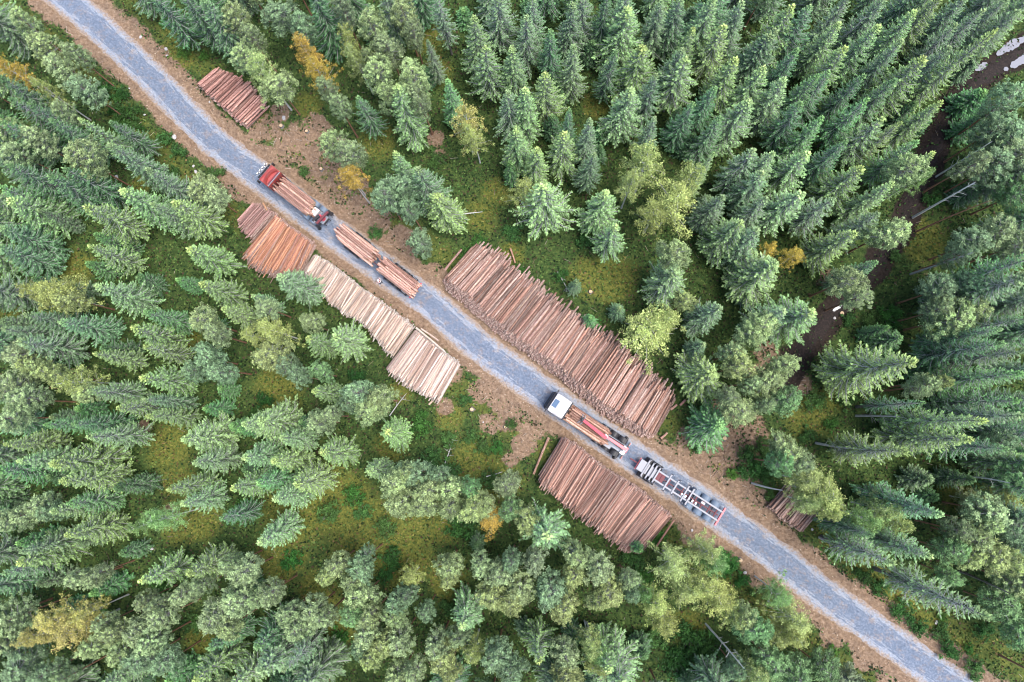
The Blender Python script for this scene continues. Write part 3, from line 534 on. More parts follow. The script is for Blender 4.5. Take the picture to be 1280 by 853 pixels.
ANCH = [('by the top-left corner', 60, 40), ('left of the upper road', 130, 170), ('right of the road at the very top', 215, 10), ('around the small log pile at upper left', 320, 70),
        ('at the top edge left of centre', 480, 50), ('above the loaded truck by the wide dirt shoulder', 480, 200), ('top centre of the spruce stand', 670, 60), ('just above the long log pile', 650, 270),
        ('in the clearing behind the long log pile', 790, 350), ('at the top right of centre', 840, 60), ('around the big yellow-green birches', 830, 210), ('in the top stand by the track', 1000, 60),
        ('along the upper bend of the muddy track', 1150, 100), ('in the top-right corner', 1250, 0), ('right of the muddy track', 1250, 170), ('left of the muddy track, mid height', 990, 250),
        ('beside the puddle in the muddy track', 1090, 320), ('by the right edge above the middle', 1240, 370), ('at the right end of the long log pile', 910, 460), ('where the muddy track meets the dirt', 1000, 430),
        ('in the middle of the right-hand forest', 1150, 500), ('on the right edge below the middle', 1260, 560), ('around the small pile right of the road', 1010, 590), ('right of the lower road', 1150, 690),
        ('in the bottom-right corner', 1240, 800), ('left of the road near the bottom right', 1010, 830), ('below the empty trailer', 880, 730), ('below the big lower log pile', 730, 730),
        ('at the bottom edge right of centre', 720, 840), ('in the yellow moss clearing below centre', 490, 660), ('left of the big lower log pile', 600, 620), ('in the lower middle of the photo', 540, 770), ('at the bottom edge left of centre', 470, 830),
        ('left of the pale square pile', 450, 500), ('against the long pale log pile', 400, 410), ('in the left-centre stand', 340, 560), ('by the orange-brown log pile', 260, 280), ('left of the orange-brown pile', 150, 300),
        ('at the left edge above the middle', 40, 250), ('around the yellow larch-like birch at left', 70, 370), ('in the middle of the left forest', 200, 440), ('at the left edge, middle height', 40, 490), ('in the lower-left dark spruces', 100, 590),
        ('in the lower-left clearing', 240, 640), ('near the tan birch at lower left', 70, 750), ('in the bottom-left corner', 30, 840), ('among pale pines at the bottom left', 180, 800), ('around the grey pines at lower left', 320, 740), ('at the bottom edge, left of middle', 300, 840)]
def ordinal(n): return ['', 'first', 'second', 'third', 'fourth', 'fifth', 'sixth', 'seventh', 'eighth', 'ninth', 'tenth', 'eleventh', 'twelfth'][n] if n < 13 else str(n)+'th'
EXISTING = []
def make_tree(kind, px, py, rpx, tint, h=None, fixed=None):
    H = float(h or DEFH[kind])*random.uniform(.94, 1.06)
    if kind == 'S' and px < 1050 and H > 13: H = 13+(H-13)*.38
    if kind == 'S' and px < 640 and py > 230: H *= .86
    if kind == 'P' and (py > 640 or px < 420): H *= .88; rpx *= .92
    if kind == 'S' and px >= 1050 and H > 13: H = 13+(H-13)*.75
    V = VAR[kind]; v = V[random.randrange(len(V))]
    if kind in 'SNJ': zc = H if kind != 'J' else H
    elif kind == 'U': H = max(1.0, rpx/9.78*.95); zc = H*.6
    else: zc = H*.80
    p = P(px, py, zc); R = rpx*(ALT-zc*.85)/F_PX
    root = empty(KIND[kind][0], (p.x, p.y, float(hgt(np.array([p.x]), np.array([p.y]))[0])-.03), random.uniform(0, 6.28))
    if kind in 'SN': R *= 1.0 if (px < 620 and py > 250) or px > 1050 else 1.14
    elif kind in 'PB': R *= 1.0
    sxy = R/v['R']; sz = H/v['H']; tc = TINT[tint]; j = random.uniform(.86, 1.14); col = tuple(c*j for c in tc)
    if kind in 'PB' and tint in 'yoty': col = tuple(c*q for c, q in zip(col, (1.0, 1.0, 1.0)))
    for part in ('trunk', 'branches', 'crown'):
        if part in v:
            s = (sxy, sxy, sz) if part != 'trunk' else ((H/v['H'],)*3 if kind != 'U' else (sxy, sxy, sz))
            nm = part if kind != 'U' else {'crown': 'leaves', 'trunk': 'stems'}[part]
            link(nm, v[part], root, scale=s, color=col if part == 'crown' else None)
    EXISTING.append((p.x, p.y, R, H, kind)); return root, kind, tint, px, py, H, rpx
ALLT = []
for e in TREES.replace('\n', '').split('|'):
    q = e.split()
    if len(q) >= 5: ALLT.append(make_tree(q[0], float(q[1]), float(q[2]), float(q[3]), q[4], float(q[5]) if len(q) > 5 else None))
# trees whose tips lie outside the photograph while their lower crowns show along its edges
random.seed(99); OFF = []; rp = [PX((q[0], q[1], 0)) for q in ROAD[::6]]; tp_ = [PX((q[0], q[1], 0)) for q in TRACK[::6]]
for _ in range(5000):
    px = random.uniform(-75, 1355); py = random.uniform(-62, 915)
    if -14 < px < 1294 and -14 < py < 867: continue
    if any(math.dist((px, py), q) < 38 for q in OFF) or any(math.dist((px, py), q) < 62 for q in rp) or any(math.dist((px, py), q) < 45 for q in tp_): continue
    if min(math.dist((px, py), (float(t[3]), float(t[4]))) for t in ALLT) < 30: continue
    h = random.uniform(12.5, 16); g = P(px, py, h); b = PX((g.x, g.y, 1))
    if not (-8 < b[0] < 1288 and -8 < b[1] < 861): continue
    OFF.append((px, py)); right_low = px < 640 and py > 640
    ALLT.append(make_tree('P' if random.random() < (.5 if py > 700 else .15) else 'S', px, py, random.uniform(20, 27), random.choice('gdbgl'), h))
# small dark firs that fill the shade between the crowns
random.seed(41)
for _ in range(900):
    i = random.randrange(60, len(ROAD)-60); q = ROAD[i]; t_ = ROAD[i+1]-q; t_ = t_/np.linalg.norm(t_); sd = random.choice([-1, 1]); off = random.uniform(4.6, 8.5)
    gx, gy = q[0]-t_[1]*sd*off, q[1]+t_[0]*sd*off; pp = PX((gx, gy, .5))
    if not (0 < pp[0] < 1280 and 0 < pp[1] < 853) or 290 < pp[0] < 850 or len([1 for t in ALLT if t[1] == 'U']) > 120: continue
    if min(math.hypot(gx-a[0], gy-a[1]) for a in EXISTING) < 1.3: continue
    ALLT.append(make_tree('U', pp[0], pp[1], random.uniform(5, 11), random.choice('gdey')))
FILL = []
tries = 0; random.seed(5); pts = [(a, b) for a, b, *_ in EXISTING]
while len(FILL) < 120 and tries < 6000:
    tries += 1; px = random.uniform(-30, 1310); py = random.uniform(-30, 880); g = P(px, py)
    X = np.array([g.x]); Y = np.array([g.y]); dr, sg, d, yl, tr = zones(X, Y)
    if dr[0] < 17 or d[0] > .3 or yl[0] > .42 or tr[0] > .2: continue
    if min((g.x-a)**2+(g.y-b)**2 for a, b in pts) < 1.5**2: continue
    pts.append((g.x, g.y)); FILL.append((px, py))
    h = random.uniform(3.5, 8.5); t = PX((g.x, g.y, h))
    ALLT.append(make_tree('J', t[0], t[1], random.uniform(10, 16), random.choice('ddge'), h))
groups = {}
for t in ALLT:
    root, kind, tint, px, py, H, rpx = t
    a = min(range(len(ANCH)), key=lambda i: (ANCH[i][1]-px)**2+(ANCH[i][2]-py)**2); groups.setdefault((a, KIND[kind][1], LOOK[tint]), []).append(t)
CATG = {'spruce_tree': ('spruce tree', 'tall spruces of the forest'), 'pine_tree': ('pine tree', 'pines of the forest'), 'birch_tree': ('birch tree', 'birches and other broadleaved trees'), 'shrub': ('shrub', 'low shrubs on the forest floor'), 'young_spruce': ('young spruce', 'young spruces in the clearings')}
for (a, kn, look), L in groups.items():
    L.sort(key=lambda t: t[3])
    for i, t in enumerate(L):
        n = len(L)
        if n == 1: s = 'lone ' if False else ''; lab = '%s %s %s' % (look, kn, ANCH[a][0])
        elif n == 2: lab = '%s of two %s %ss %s' % (('left', 'right')[i], look, kn, ANCH[a][0])
        else: lab = ('%s %s %s %s, counting rightwards' if len(ANCH[a][0].split())+len(look.split())+len(kn.split()) < 12 else '%s %s %s %s') % (ordinal(i+1), look, kn, ANCH[a][0])
        c = CATG[t[0].name.split('.')[0]]; tag(t[0], lab, c[0], c[1])

# ------------------------------------------------------------------ log piles
def log_mesh(i, bark, sides=9):
    """a log of length 1 along x (0..1), radius 1, slight taper and sweep, two cut ends"""
    r = np.random.default_rng(900+i); n = 6; xs = np.linspace(0, 1, n); bend = r.normal(0, .22, 2); rough = r.normal(0, .05, (n, sides))
    V = []; F = []; mi = []
    for k, x in enumerate(xs):
        cy = bend[0]*math.sin(math.pi*x); cz = bend[1]*math.sin(math.pi*x)
        for q in range(sides):
            a = q*2*math.pi/sides; rr = (1.08-.18*x)*(1+rough[k, q]); V.append((x, cy+rr*math.cos(a), cz+rr*math.sin(a)))
    for k in range(n-1):
        for q in range(sides):
            a = k*sides+q; b = k*sides+(q+1) % sides; F.append((a, a+sides, b+sides, b)); mi.append(0)
    me = bpy.data.meshes.new('log'); F.append(tuple(range(sides))); F.append(tuple((n-1)*sides+q for q in reversed(range(sides)))); mi += [1, 1]
    me.from_pydata(V, [], F); me.materials.append(bark); me.materials.append(M['log_end']); me.polygons.foreach_set('material_index', mi)
    me.polygons.foreach_set('use_smooth', [m == 0 for m in mi]); me.update(); return me
LOGS = {'pine': [log_mesh(i, M['log_pine']) for i in range(6)], 'pale': [log_mesh(i+10, M['log_pale'], 8) for i in range(6)]}
def log_matrix(a, b, r, flip=False):
    """log from a to b (Vectors) with radius r"""
    if flip: a, b = b, a
    d = b-a; q = d.to_track_quat('X', 'Z'); q = q @ Matrix.Rotation(random.uniform(0, 6.28), 3, 'X').to_quaternion()
    return Matrix.LocRotScale(a, q, Vector((d.length, r, r)))
def put_log(parent, inv, a, b, r, kind, col, name='log'):
    o = bpy.data.objects.new(name, random.choice(LOGS[kind])); COL.objects.link(o); o.parent = parent
    o.matrix_local = inv @ log_matrix(a, b, r, random.random() < .5); o.color = (*col, 1); return o
def interp_px(line, t):
    """point a fraction t along a pixel polyline"""
    L = [math.dist(line[i], line[i+1]) for i in range(len(line)-1)]; T = sum(L)*t
    for i, l in enumerate(L):
        if T <= l or i == len(L)-1:
            f = T/l; return (line[i][0]+(line[i+1][0]-line[i][0])*f, line[i][1]+(line[i+1][1]-line[i][1])*f)
        T -= l
def joined_logs(parent, inv, items, kind):
    V = []; F = []; mi = []; o = 0; base = [(np.array([v.co[:] for v in m.vertices]), [tuple(p.vertices) for p in m.polygons], [p.material_index for p in m.polygons]) for m in LOGS[kind][:3]]
    for a, b, r in items:
        v, f, m = random.choice(base); mt = np.array(inv @ log_matrix(a, b, r)); V.append(v @ mt[:3, :3].T+mt[:3, 3]); F += [tuple(i+o for i in q) for q in f]; mi += m; o += len(v)
    me = bpy.data.meshes.new('inner_logs'); me.from_pydata(np.concatenate(V).tolist(), [], F); me.materials.append(LOGS[kind][0].materials[0]); me.materials.append(M['log_end'])
    me.polygons.foreach_set('material_index', mi); me.update(); ob = link('inner_logs', me, parent); ob['kind'] = 'stuff'; return ob
def pile(road_edge, far_edge, n, top, rad, kind, label, cols, ragged=.35, ends=.12, cross=0, crook=.25, lay=2, group='log piles along the forest road', side=0.0, fans=.04):
    sp = sum(math.dist(road_edge[i], road_edge[i+1]) for i in range(len(road_edge)-1))/10.1/n; sf = sum(math.dist(far_edge[i], far_edge[i+1]) for i in range(len(far_edge)-1))/10.1/n; rad = min(.43*(sp+sf)/2, rad*1.15)
    mid = P(*interp_px(road_edge, .5), 0); mid2 = P(*interp_px(far_edge, .5), 0)
    c = (mid+mid2)/2; root = empty('log_pile', (c.x, c.y, 0)); inv = root.matrix_basis.inverted() if False else Matrix.Translation(-c)
    tag(root, label, 'log pile', group); inner = []
    dz = rad*1.62; K = int(top/dz)
    for layer in range(K+1):
        z = top-rad-layer*dz
        if z < rad*.8: break
        for i in range(n+(0 if layer % 2 == 0 else -1)):
            t = (i+.5+(.5 if layer % 2 else 0))/n
            # the ends of the heap slope down
            lim = max(0.0, 1-min(t, 1-t)/ends) if ends else 0
            zz = z-lim*top*.55+(math.sin(t*9+top)*.10+math.sin(t*23)*.06)
            if zz < rad*.7: continue
            tt = min(max(t+random.gauss(0, .12/n), 0), 1)
            A = P(*interp_px(road_edge, tt), top); B = P(*interp_px(far_edge, min(max(tt+random.gauss(0, fans/n*3), 0), 1)), top)
            d = (B-A).normalized(); out = layer*dz*.10+side*(layer/max(K, 1))
            r = rad*random.uniform(.72, 1.25); A = A-d*(out+random.gauss(0, .13)); B = B+d*(random.gauss(0, ragged)+layer*dz*.06)
            A.z = zz+random.gauss(0, rad*.3)+(random.gauss(0, .05)); B.z = zz+random.gauss(0, rad*.3); w = Vector((-d.y, d.x, 0))*random.gauss(0, crook*.38)
            if layer == 0 and random.random() < .16: A.z += rad*.9; B.z += rad*.9; w *= 2.5
            B = B+w
            if layer < lay:
                cc = random.choice(cols); j = random.uniform(.5, 1.5); put_log(root, inv, A, B, r, kind, tuple(q*j for q in cc))
            else: inner.append((A, B, r))
    if inner: joined_logs(root, inv, inner, kind)
    return root
PK = [(1, .90, .84), (.92, .77, .70), (1.1, .98, .90), (.72, .60, .54), (1.15, .92, .80), (.85, .82, .80), (1.2, 1.1, 1.0), (.55, .52, .50), (.95, .95, .92)]
PK2 = [(1, .85, .78), (.95, .74, .68), (1.08, .88, .78), (.75, .60, .55), (1.2, 1.05, .98), (.55, .50, .48), (.9, .88, .85)]
OR = [(1.25, .85, .58), (1.35, .98, .70), (1.1, .72, .52), (1.0, .70, .60), (1.3, 1.0, .78)]
PL = [(1.15, 1.08, 1.0), (1.25, 1.12, 1.02), (.9, .76, .68), (1.3, 1.2, 1.1), (1.0, .85, .75)]
pile([(243, 100), (258, 115), (280, 134), (305, 156)], [(266, 82), (290, 92), (312, 108), (331, 130)], 24, 1.7, .17, 'pine', 'small pile of reddish logs half under trees at the upper left roadside', [(.95, .75, .74), (1.05, .85, .82), (.8, .62, .6)], .25, .1)
pile([(316, 253), (326, 259), (338, 266)], [(296, 274), (304, 284), (312, 296)], 13, 2.5, .17, 'pine', 'short purplish logs heaped at the upper end of the orange log pile', [(.85, .72, .74), (.95, .82, .84), (1.05, .88, .88)], .25, 0, side=.2)
pile([(341, 268), (355, 280), (372, 292), (388, 304)], [(305, 312), (318, 329), (340, 338), (372, 336)], 50, 2.5, .14, 'pine', 'fanned pile of thin orange-brown logs left of the loaded red-cab truck', OR, .45, .06, crook=.5, fans=.35)
pile([(388, 317), (413, 332), (447, 359), (481, 383), (514, 409)], [(375, 337), (390, 346), (412, 376), (455, 402), (489, 444)], 82, 2.2, .105, 'pale', 'long curved row of pale birch pulpwood beside the road', PL, .25, .04, crook=.3, fans=.2)
pile([(516, 411), (536, 428), (556, 444), (573, 456)], [(481, 458), (500, 473), (524, 487), (548, 500)], 36, 2.6, .125, 'pale', 'square pile of long pale pinkish birch logs at the end of the pulpwood row', [(1.1, .95, .9), (1.2, 1.06, 1.0), (.9, .74, .66), (1.25, 1.12, 1.06)], .28, .08, crook=.2)
pile([(553, 344), (583, 366), (610, 392), (651, 423), (700, 457), (758, 506), (822, 545)], [(590, 304), (615, 317), (645, 342), (681, 370), (704, 388), (740, 412), (768, 430), (805, 464), (846, 502)], 116, 2.7, .175, 'pine', 'very long pile of reddish pine logs right of the road', PK, .62, .05, side=1.0, lay=2, fans=.12)
pile([(702, 548), (726, 563), (756, 588), (793, 610), (842, 650)], [(674, 598), (700, 620), (726, 641), (748, 656), (785, 684), (806, 691)], 104, 2.7, .16, 'pine', 'big fan-shaped pile of red-brown pine logs below the white-cab truck', PK2, .4, .05, fans=.12)
pile([(962, 633), (979, 647), (1003, 664), (1012, 657)][:3]+[(1008, 664)], [(985, 608), (1000, 622), (1022, 634), (1030, 640)], 17, 1.4, .16, 'pine', 'small pile of reddish logs under the yellow-green birch right of the road', PK, .15, .1)
def lone_log(a, b, za, zb, r, kind, col, label, cat='log', group=None):
    A = P(*a, za); B = P(*b, zb); o = bpy.data.objects.new('log', random.choice(LOGS[kind])); COL.objects.link(o); o.matrix_basis = log_matrix(A, B, r); o.color = (*col, 1)
    tag(o, label, cat, group); return o
lone_log((686, 547), (667, 593), .35, .35, .16, 'pine', (.95, .85, .75), 'long single log lying just left of the big lower pile')
lone_log((843, 650), (820, 684), 1.6, 1.4, .12, 'pine', (.9, .7, .6), 'thin log sticking out along the right end of the lower pile')
lone_log((520, 410), (556, 440), 2.75, 2.75, .13, 'pale', (1.2, 1.1, 1.0), 'pale log laid crosswise along the roadside edge of the square pile')
lone_log((526, 411), (548, 426), 2.85, 2.85, .11, 'pale', (1.1, .95, .85), 'shorter crosswise log at the upper corner of the square pile')
lone_log((536, 506), (543, 498), .25, .25, .14, 'pale', (1.25, 1.15, .95), 'cut butt of a log lying below the square pile')
lone_log((838, 512), (846, 506), 1.2, 1.1, .16, 'pine', (1, .85, .8), 'short log end poking out at the right tip of the long pile')
lone_log((850, 507), (857, 500), .5, .5, .15, 'pine', (.9, .72, .7), 'stray short log beyond the right tip of the long pile')
lone_log((826, 548), (834, 541), .25, .25, .15, 'pine', (1.1, .95, .85), 'short offcut on the ground at the lower end of the long pile')
lone_log((638, 311), (644, 329), .4, .4, .12, 'pine', (1.2, 1.0, .85), 'lone pale log standing out in the green behind the long pile')
lone_log((329, 254), (334, 263), 2.3, 2.5, .12, 'pine', (1.3, 1.05, .7), 'yellowish log lying askew at the top of the orange pile')
lone_log((556, 338), (577, 312), 2.3, 2.6, .15, 'pine', (.9, .78, .74), 'leaning log at the upper left end of the long pile')

# ------------------------------------------------------------------ painted metal, rubber, glass
M['red'] = simple('red_cab_paint', (.38, .055, .05), .4, 0, .45, .5, (.3, .2, .15))
M['dark_red'] = simple('dark_red_frame_paint', (.16, .035, .045), .6)
M['crane_red'] = simple('crane_red_paint', (.72, .07, .10), .38, 0, .2, .5, (.4, .2, .18))
M['white'] = simple('white_cab_paint', (.64, .60, .60), .4, 0, .35, .5, (.45, .4, .36))
M['alu'] = simple('aluminium_rail', (.30, .30, .33), .55, .1, .2, .5, (.35, .3, .28))
M['steel'] = simple('grey_steel', (.32, .34, .38), .5, .3)
M['black'] = simple('black_plastic', (.025, .025, .03), .5)
M['rubber'] = simple('tyre_rubber', (.022, .022, .024), .85, 0, .45, .3, (.16, .14, .12))
M['guard'] = simple('blue_grey_mudguard', (.13, .18, .25), .5, 0, .35, .4, (.30, .28, .27))
M['glass'] = simple('dark_window_glass', (.02, .04, .09), .08, 0, .05, .9)
M['blueglass'] = simple('blue_roof_hatch_glass', (.07, .13, .22), .45, 0, .1, .3)
M['lamp'] = simple('lamp_glass', (.85, .85, .82), .15, 0, .05, .8)
M['tail'] = simple('red_lamp_glass', (.55, .03, .02), .2, 0, .05, .8)
M['chrome'] = simple('bright_steel', (.45, .45, .47), .25, .8, .1)
def mesh_from(bm, name, mat, bevel=0.0, smooth=False):
    if bevel > 0:
        bmesh.ops.bevel(bm, geom=[e for e in bm.edges if e.is_manifold and e.calc_face_angle(0) > .5], offset=bevel, segments=2, profile=.6, affect='EDGES', clamp_overlap=True)
    me = bpy.data.meshes.new(name); bm.to_mesh(me); bm.free()
    for m in (mat if isinstance(mat, (list, tuple)) else [mat]): me.materials.append(m)
    if smooth:
        me.polygons.foreach_set('use_smooth', [True]*len(me.polygons))
        for e in me.edges: pass
    me.update(); return me
def add_box(bm, x0, x1, y0, y1, z0, z1):
    v = [bm.verts.new(p) for p in ((x0, y0, z0), (x1, y0, z0), (x1, y1, z0), (x0, y1, z0), (x0, y0, z1), (x1, y0, z1), (x1, y1, z1), (x0, y1, z1))]
    for f in ((0, 3, 2, 1), (4, 5, 6, 7), (0, 1, 5, 4), (1, 2, 6, 5), (2, 3, 7, 6), (3, 0, 4, 7)): bm.faces.new([v[i] for i in f])
def add_prism(bm, prof, y0, y1):
    """profile in x,z extruded along y"""
    a = [bm.verts.new((x, y0, z)) for x, z in prof]; b = [bm.verts.new((x, y1, z)) for x, z in prof]; n = len(prof)
    f1 = bm.faces.new(a); f2 = bm.faces.new(list(reversed(b)))
    for i in range(n): bm.faces.new((a[(i+1) % n], a[i], b[i], b[(i+1) % n]))
    bmesh.ops.recalc_face_normals(bm, faces=bm.faces[:])
def add_cyl(bm, p0, p1, r0, r1=None, k=16):
    r1 = r0 if r1 is None else r1; p0 = Vector(p0); p1 = Vector(p1); d = (p1-p0).normalized(); a = d.orthogonal().normalized(); b = d.cross(a); A = []; B = []
    for i in range(k):
        t = 2*math.pi*i/k; u = a*math.cos(t)+b*math.sin(t); A.append(bm.verts.new(p0+u*r0)); B.append(bm.verts.new(p1+u*r1))
    bm.faces.new(list(reversed(A))); bm.faces.new(B)
    for i in range(k): bm.faces.new((A[i], A[(i+1) % k], B[(i+1) % k], B[i]))
def add_beam(bm, p0, p1, w, h, w1=None, h1=None):
    p0 = Vector(p0); p1 = Vector(p1); d = (p1-p0).normalized(); s = d.cross(Vector((0, 0, 1)))
    s = s.normalized() if s.length > .01 else Vector((0, 1, 0)); u = s.cross(d); w1 = w1 or w; h1 = h1 or h; v = []
    for p, ww, hh in ((p0, w, h), (p1, w1, h1)):
        for a, b in ((-1, -1), (1, -1), (1, 1), (-1, 1)): v.append(bm.verts.new(p+s*ww/2*a+u*hh/2*b))
    for f in ((3, 2, 1, 0), (4, 5, 6, 7), (0, 1, 5, 4), (1, 2, 6, 5), (2, 3, 7, 6), (3, 0, 4, 7)): bm.faces.new([v[i] for i in f])
def part(name, parent, mat, build, bevel=0.0, label=None, smooth=False):
    bm = bmesh.new(); build(bm); o = link(name, mesh_from(bm, name, mat, bevel, smooth), parent)
    if label: o['label'] = label
    return o
WHEELS = {}
def wheel(parent, x, y, r=.52, w=.36, dual=False, rimmat='steel'):
    key = (r, w, rimmat)
    if key not in WHEELS:
        bm = bmesh.new(); prof = [(-.5, .62), (-.5, .93), (-.42, 1.0), (.42, 1.0), (.5, .93), (.5, .62)]; k = 28; rings = []
        for i in range(k):
            a = 2*math.pi*i/k; rings.append([bm.verts.new((math.cos(a)*r*q*(1.0 if (i % 2 or q < .99) else .985), p*w, math.sin(a)*r*q)) for p, q in prof])
        for i in range(k):
            A = rings[i]; B = rings[(i+1) % k]
            for j in range(len(prof)-1): bm.faces.new((A[j], B[j], B[j+1], A[j+1]))
            bm.faces.new((A[-1], B[-1], B[0], A[0]))
        bmesh.ops.recalc_face_normals(bm, faces=bm.faces[:]); ty = mesh_from(bm, 'tyre', M['rubber'])
        bm = bmesh.new(); add_cyl(bm, (0, -w*.40, 0), (0, w*.40, 0), r*.61, k=24); add_cyl(bm, (0, -w*.5, 0), (0, w*.5, 0), r*.22, k=12); rm = mesh_from(bm, 'rim', M[rimmat], .01); WHEELS[key] = (ty, rm)
    e = link('wheel', WHEELS[key][0], parent, (x, y, r)); link('rim', WHEELS[key][1], e); return e
def bunk(parent, x, halfw=1.2, z=1.15, h=1.9, mat='alu', name='bunk', stake='steel', lean=.02):
    o = part(name, parent, M[mat], lambda bm: add_box(bm, x-.09, x+.09, -halfw, halfw, z-.12, z+.06), .015)
    for s in (-1, 1):
        st = part('stake', o, M[stake], lambda bm: add_beam(bm, (x, s*(halfw-.06), z+.062), (x, s*(halfw-.06+lean), z+h), .11, .10, .08, .08), .01)
    return o
def log_load(parent_xf, x0, x1, rows, zb, halfw, label, cols, rad=.16, jag=.12, kind='pine', skip=None):
    root = bpy.data.objects.new('log_load', None); COL.objects.link(root); root.matrix_basis = parent_xf @ Matrix.Translation(((x0+x1)/2, 0, zb)); tag(root, label, 'log load', 'loads of logs on the timber trucks')
    n = max(4, int(2*halfw/(rad*2.02)))
    for k in range(rows):
        z = rad+k*rad*1.7; m = n-(k % 2)
        for i in range(m):
            y = -halfw+(i+.5+(.5 if k % 2 else 0))*2*halfw/n
            crown = .22*(1-(y/halfw)**2) if k == rows-1 else 0
            a = Vector((x0-(x0+x1)/2+random.gauss(0, jag), y+random.gauss(0, .02), z+crown+random.gauss(0, .03))); b = Vector((x1-(x0+x1)/2+random.gauss(0, jag), y+random.gauss(0, .03), z+crown+random.gauss(0, .03)))
            if k == rows-1 and skip and i in skip: b.x -= (x1-x0)*.0; a.x += (x1-x0)*skip[i]
            cc = random.choice(cols); j = random.uniform(.85, 1.2); o = bpy.data.objects.new('log', random.choice(LOGS[kind])); COL.objects.link(o); o.parent = root
            o.matrix_local = log_matrix(a, b, rad*random.uniform(.8, 1.12), random.random() < .5); o.color = (cc[0]*j, cc[1]*j, cc[2]*j, 1)
    return root
def vehicle_frame(front_px, rear_px, zf, zr, back):
    """local frame: x forward, origin on the ground under the given rear point"""
    a = P(*front_px, zf); b = P(*rear_px, zr); d = Vector((a.x-b.x, a.y-b.y, 0)); ang = math.atan2(d.y, d.x); d.normalize()
    o = Vector((a.x, a.y, .075))-d*back
    return o, ang, Matrix.Translation(o) @ Matrix.Rotation(ang, 4, 'Z')
def cab(root, L, xf, paint, hatch=False, wing=False, lamps=0):
    """forward control truck cab; xf = front plane"""
    xb = xf-L; hw = 1.24
    prof = [(xb, .95), (xb, 3.0), (xb+.15, 3.22), (xf-.62, 3.30), (xf-.30, 3.12), (xf-.05, 2.15), (xf, 1.4), (xf, .55), (xf-.35, .50), (xf-.5, .95)]
    body = part('cab', root, M[paint], lambda bm: add_prism(bm, prof, -hw, hw), .07)
    part('windscreen', body, M['glass'], lambda bm: add_prism(bm, [(xf-.035, 2.12), (xf-.275, 3.04), (xf-.255, 3.045), (xf-.015, 2.12)], -1.08, 1.08))
    for s in (-1, 1):
        part('side_window', body, M['glass'], lambda bm: add_prism(bm, [(xf-.25, 2.1), (xf-.42, 2.95), (xf-1.1, 2.95), (xf-1.1, 2.0)], s*hw-.004, s*hw+.012))
        part('door_step', body, M['black'], lambda bm: add_box(bm, xf-1.15, xf-.45, s*hw-.12 if s > 0 else s*hw-.02, s*hw+.02 if s > 0 else s*hw+.12, .42, .52), .02)
        mir = part('mirror', root, M['black'], lambda bm: add_box(bm, xf-.22, xf-.08, min(s*1.34, s*1.60), max(s*1.34, s*1.60), 2.05, 2.85), .04)
        part('mirror_arm', mir, M['black'], lambda bm: (add_cyl(bm, (xf-.18, s*1.22, 2.9), (xf-.15, s*1.45, 2.80), .025, k=8), add_cyl(bm, (xf-.18, s*1.22, 2.1), (xf-.15, s*1.45, 2.15), .025, k=8)))
        part('headlight', root, M['lamp'], lambda bm: add_box(bm, xf-.01, xf+.05, min(s*.75, s*1.12), max(s*.75, s*1.12), .78, .98), .02)
    part('grille', root, M['black'], lambda bm: [add_box(bm, xf+.002, xf+.03, -.8, .8, 1.05+.13*i, 1.13+.13*i) for i in range(6)], .008)
    part('bumper', root, M['black' if hatch else paint], lambda bm: add_box(bm, xf-.1, xf+.16, -1.24, 1.24, .38, .74), .05)
    part('sun_visor', root, M['black'], lambda bm: add_prism(bm, [(xf-.26, 3.10), (xf+.06, 2.92), (xf+.08, 2.96), (xf-.24, 3.15)], -1.15, 1.15), .01)
    if hatch:
        part('raised_roof', root, M[paint], lambda bm: add_prism(bm, [(xb+.02, 3.0), (xb+.02, 3.62), (xb+.85, 3.62), (xf-.98, 3.36), (xf-.85, 3.0)], -1.16, 1.16), .07)
        part('roof_panel', root, M[paint], lambda bm: add_box(bm, xf-1.02, xf-.30, -1.1, 1.1, 3.2, 3.34), .05)
        part('roof_hatch', root, M['blueglass'], lambda bm: add_box(bm, xf-1.00, xf-.38, -.52, .52, 3.343, 3.39), .03)
        part('bull_bar', root, M['black'], lambda bm: (add_cyl(bm, (xf+.32, -1.05, .9), (xf+.32, 1.05, .9), .06, k=10), add_cyl(bm, (xf+.30, -1.0, 1.7), (xf+.30, 1.0, 1.7), .06, k=10), add_cyl(bm, (xf+.30, -1.0, 1.7), (xf-.12, -1.3, 1.6), .05, k=8), add_cyl(bm, (xf+.30, 1.0, 1.7), (xf-.12, 1.3, 1.6), .05, k=8), add_beam(bm, (xf+.31, -.7, .5), (xf+.30, -.7, 1.7), .07, .07), add_beam(bm, (xf+.31, .7, .5), (xf+.30, .7, 1.7), .07, .07)))
        part('rear_bulkhead', root, M['black'], lambda bm: add_box(bm, xb-.16, xb-.04, -1.24, 1.24, .95, 3.55), .02)
    if wing:
        n = 9; ys = np.linspace(-1.12, 1.12, n)
        def w(bm):                                   # curved wind deflector sweeping back at the sides
            top = []; bot = []
            for y in ys:
                q = (y/1.12)**2; top.append(bm.verts.new((xb+.75-.42*q, y, 3.72-.12*q))); bot.append(bm.verts.new((xb+1.25-.30*q, y, 3.28)))
            low = [bm.verts.new((xb+.70-.42*((y/1.12)**2), y, 3.28)) for y in ys]
            for i in range(n-1): bm.faces.new((bot[i], bot[i+1], top[i+1], top[i])); bm.faces.new((top[i], top[i+1], low[i+1], low[i]))
            bm.faces.new((bot[0], top[0], low[0])); bm.faces.new((bot[-1], low[-1], top[-1]))
            bmesh.ops.recalc_face_normals(bm, faces=bm.faces[:])
        part('wind_deflector', root, M[paint], w)
        part('roof_ledge', root, M['alu'], lambda bm: add_box(bm, xb-.02, xb+.05, -1.2, 1.2, 3.21, 3.34), .01)
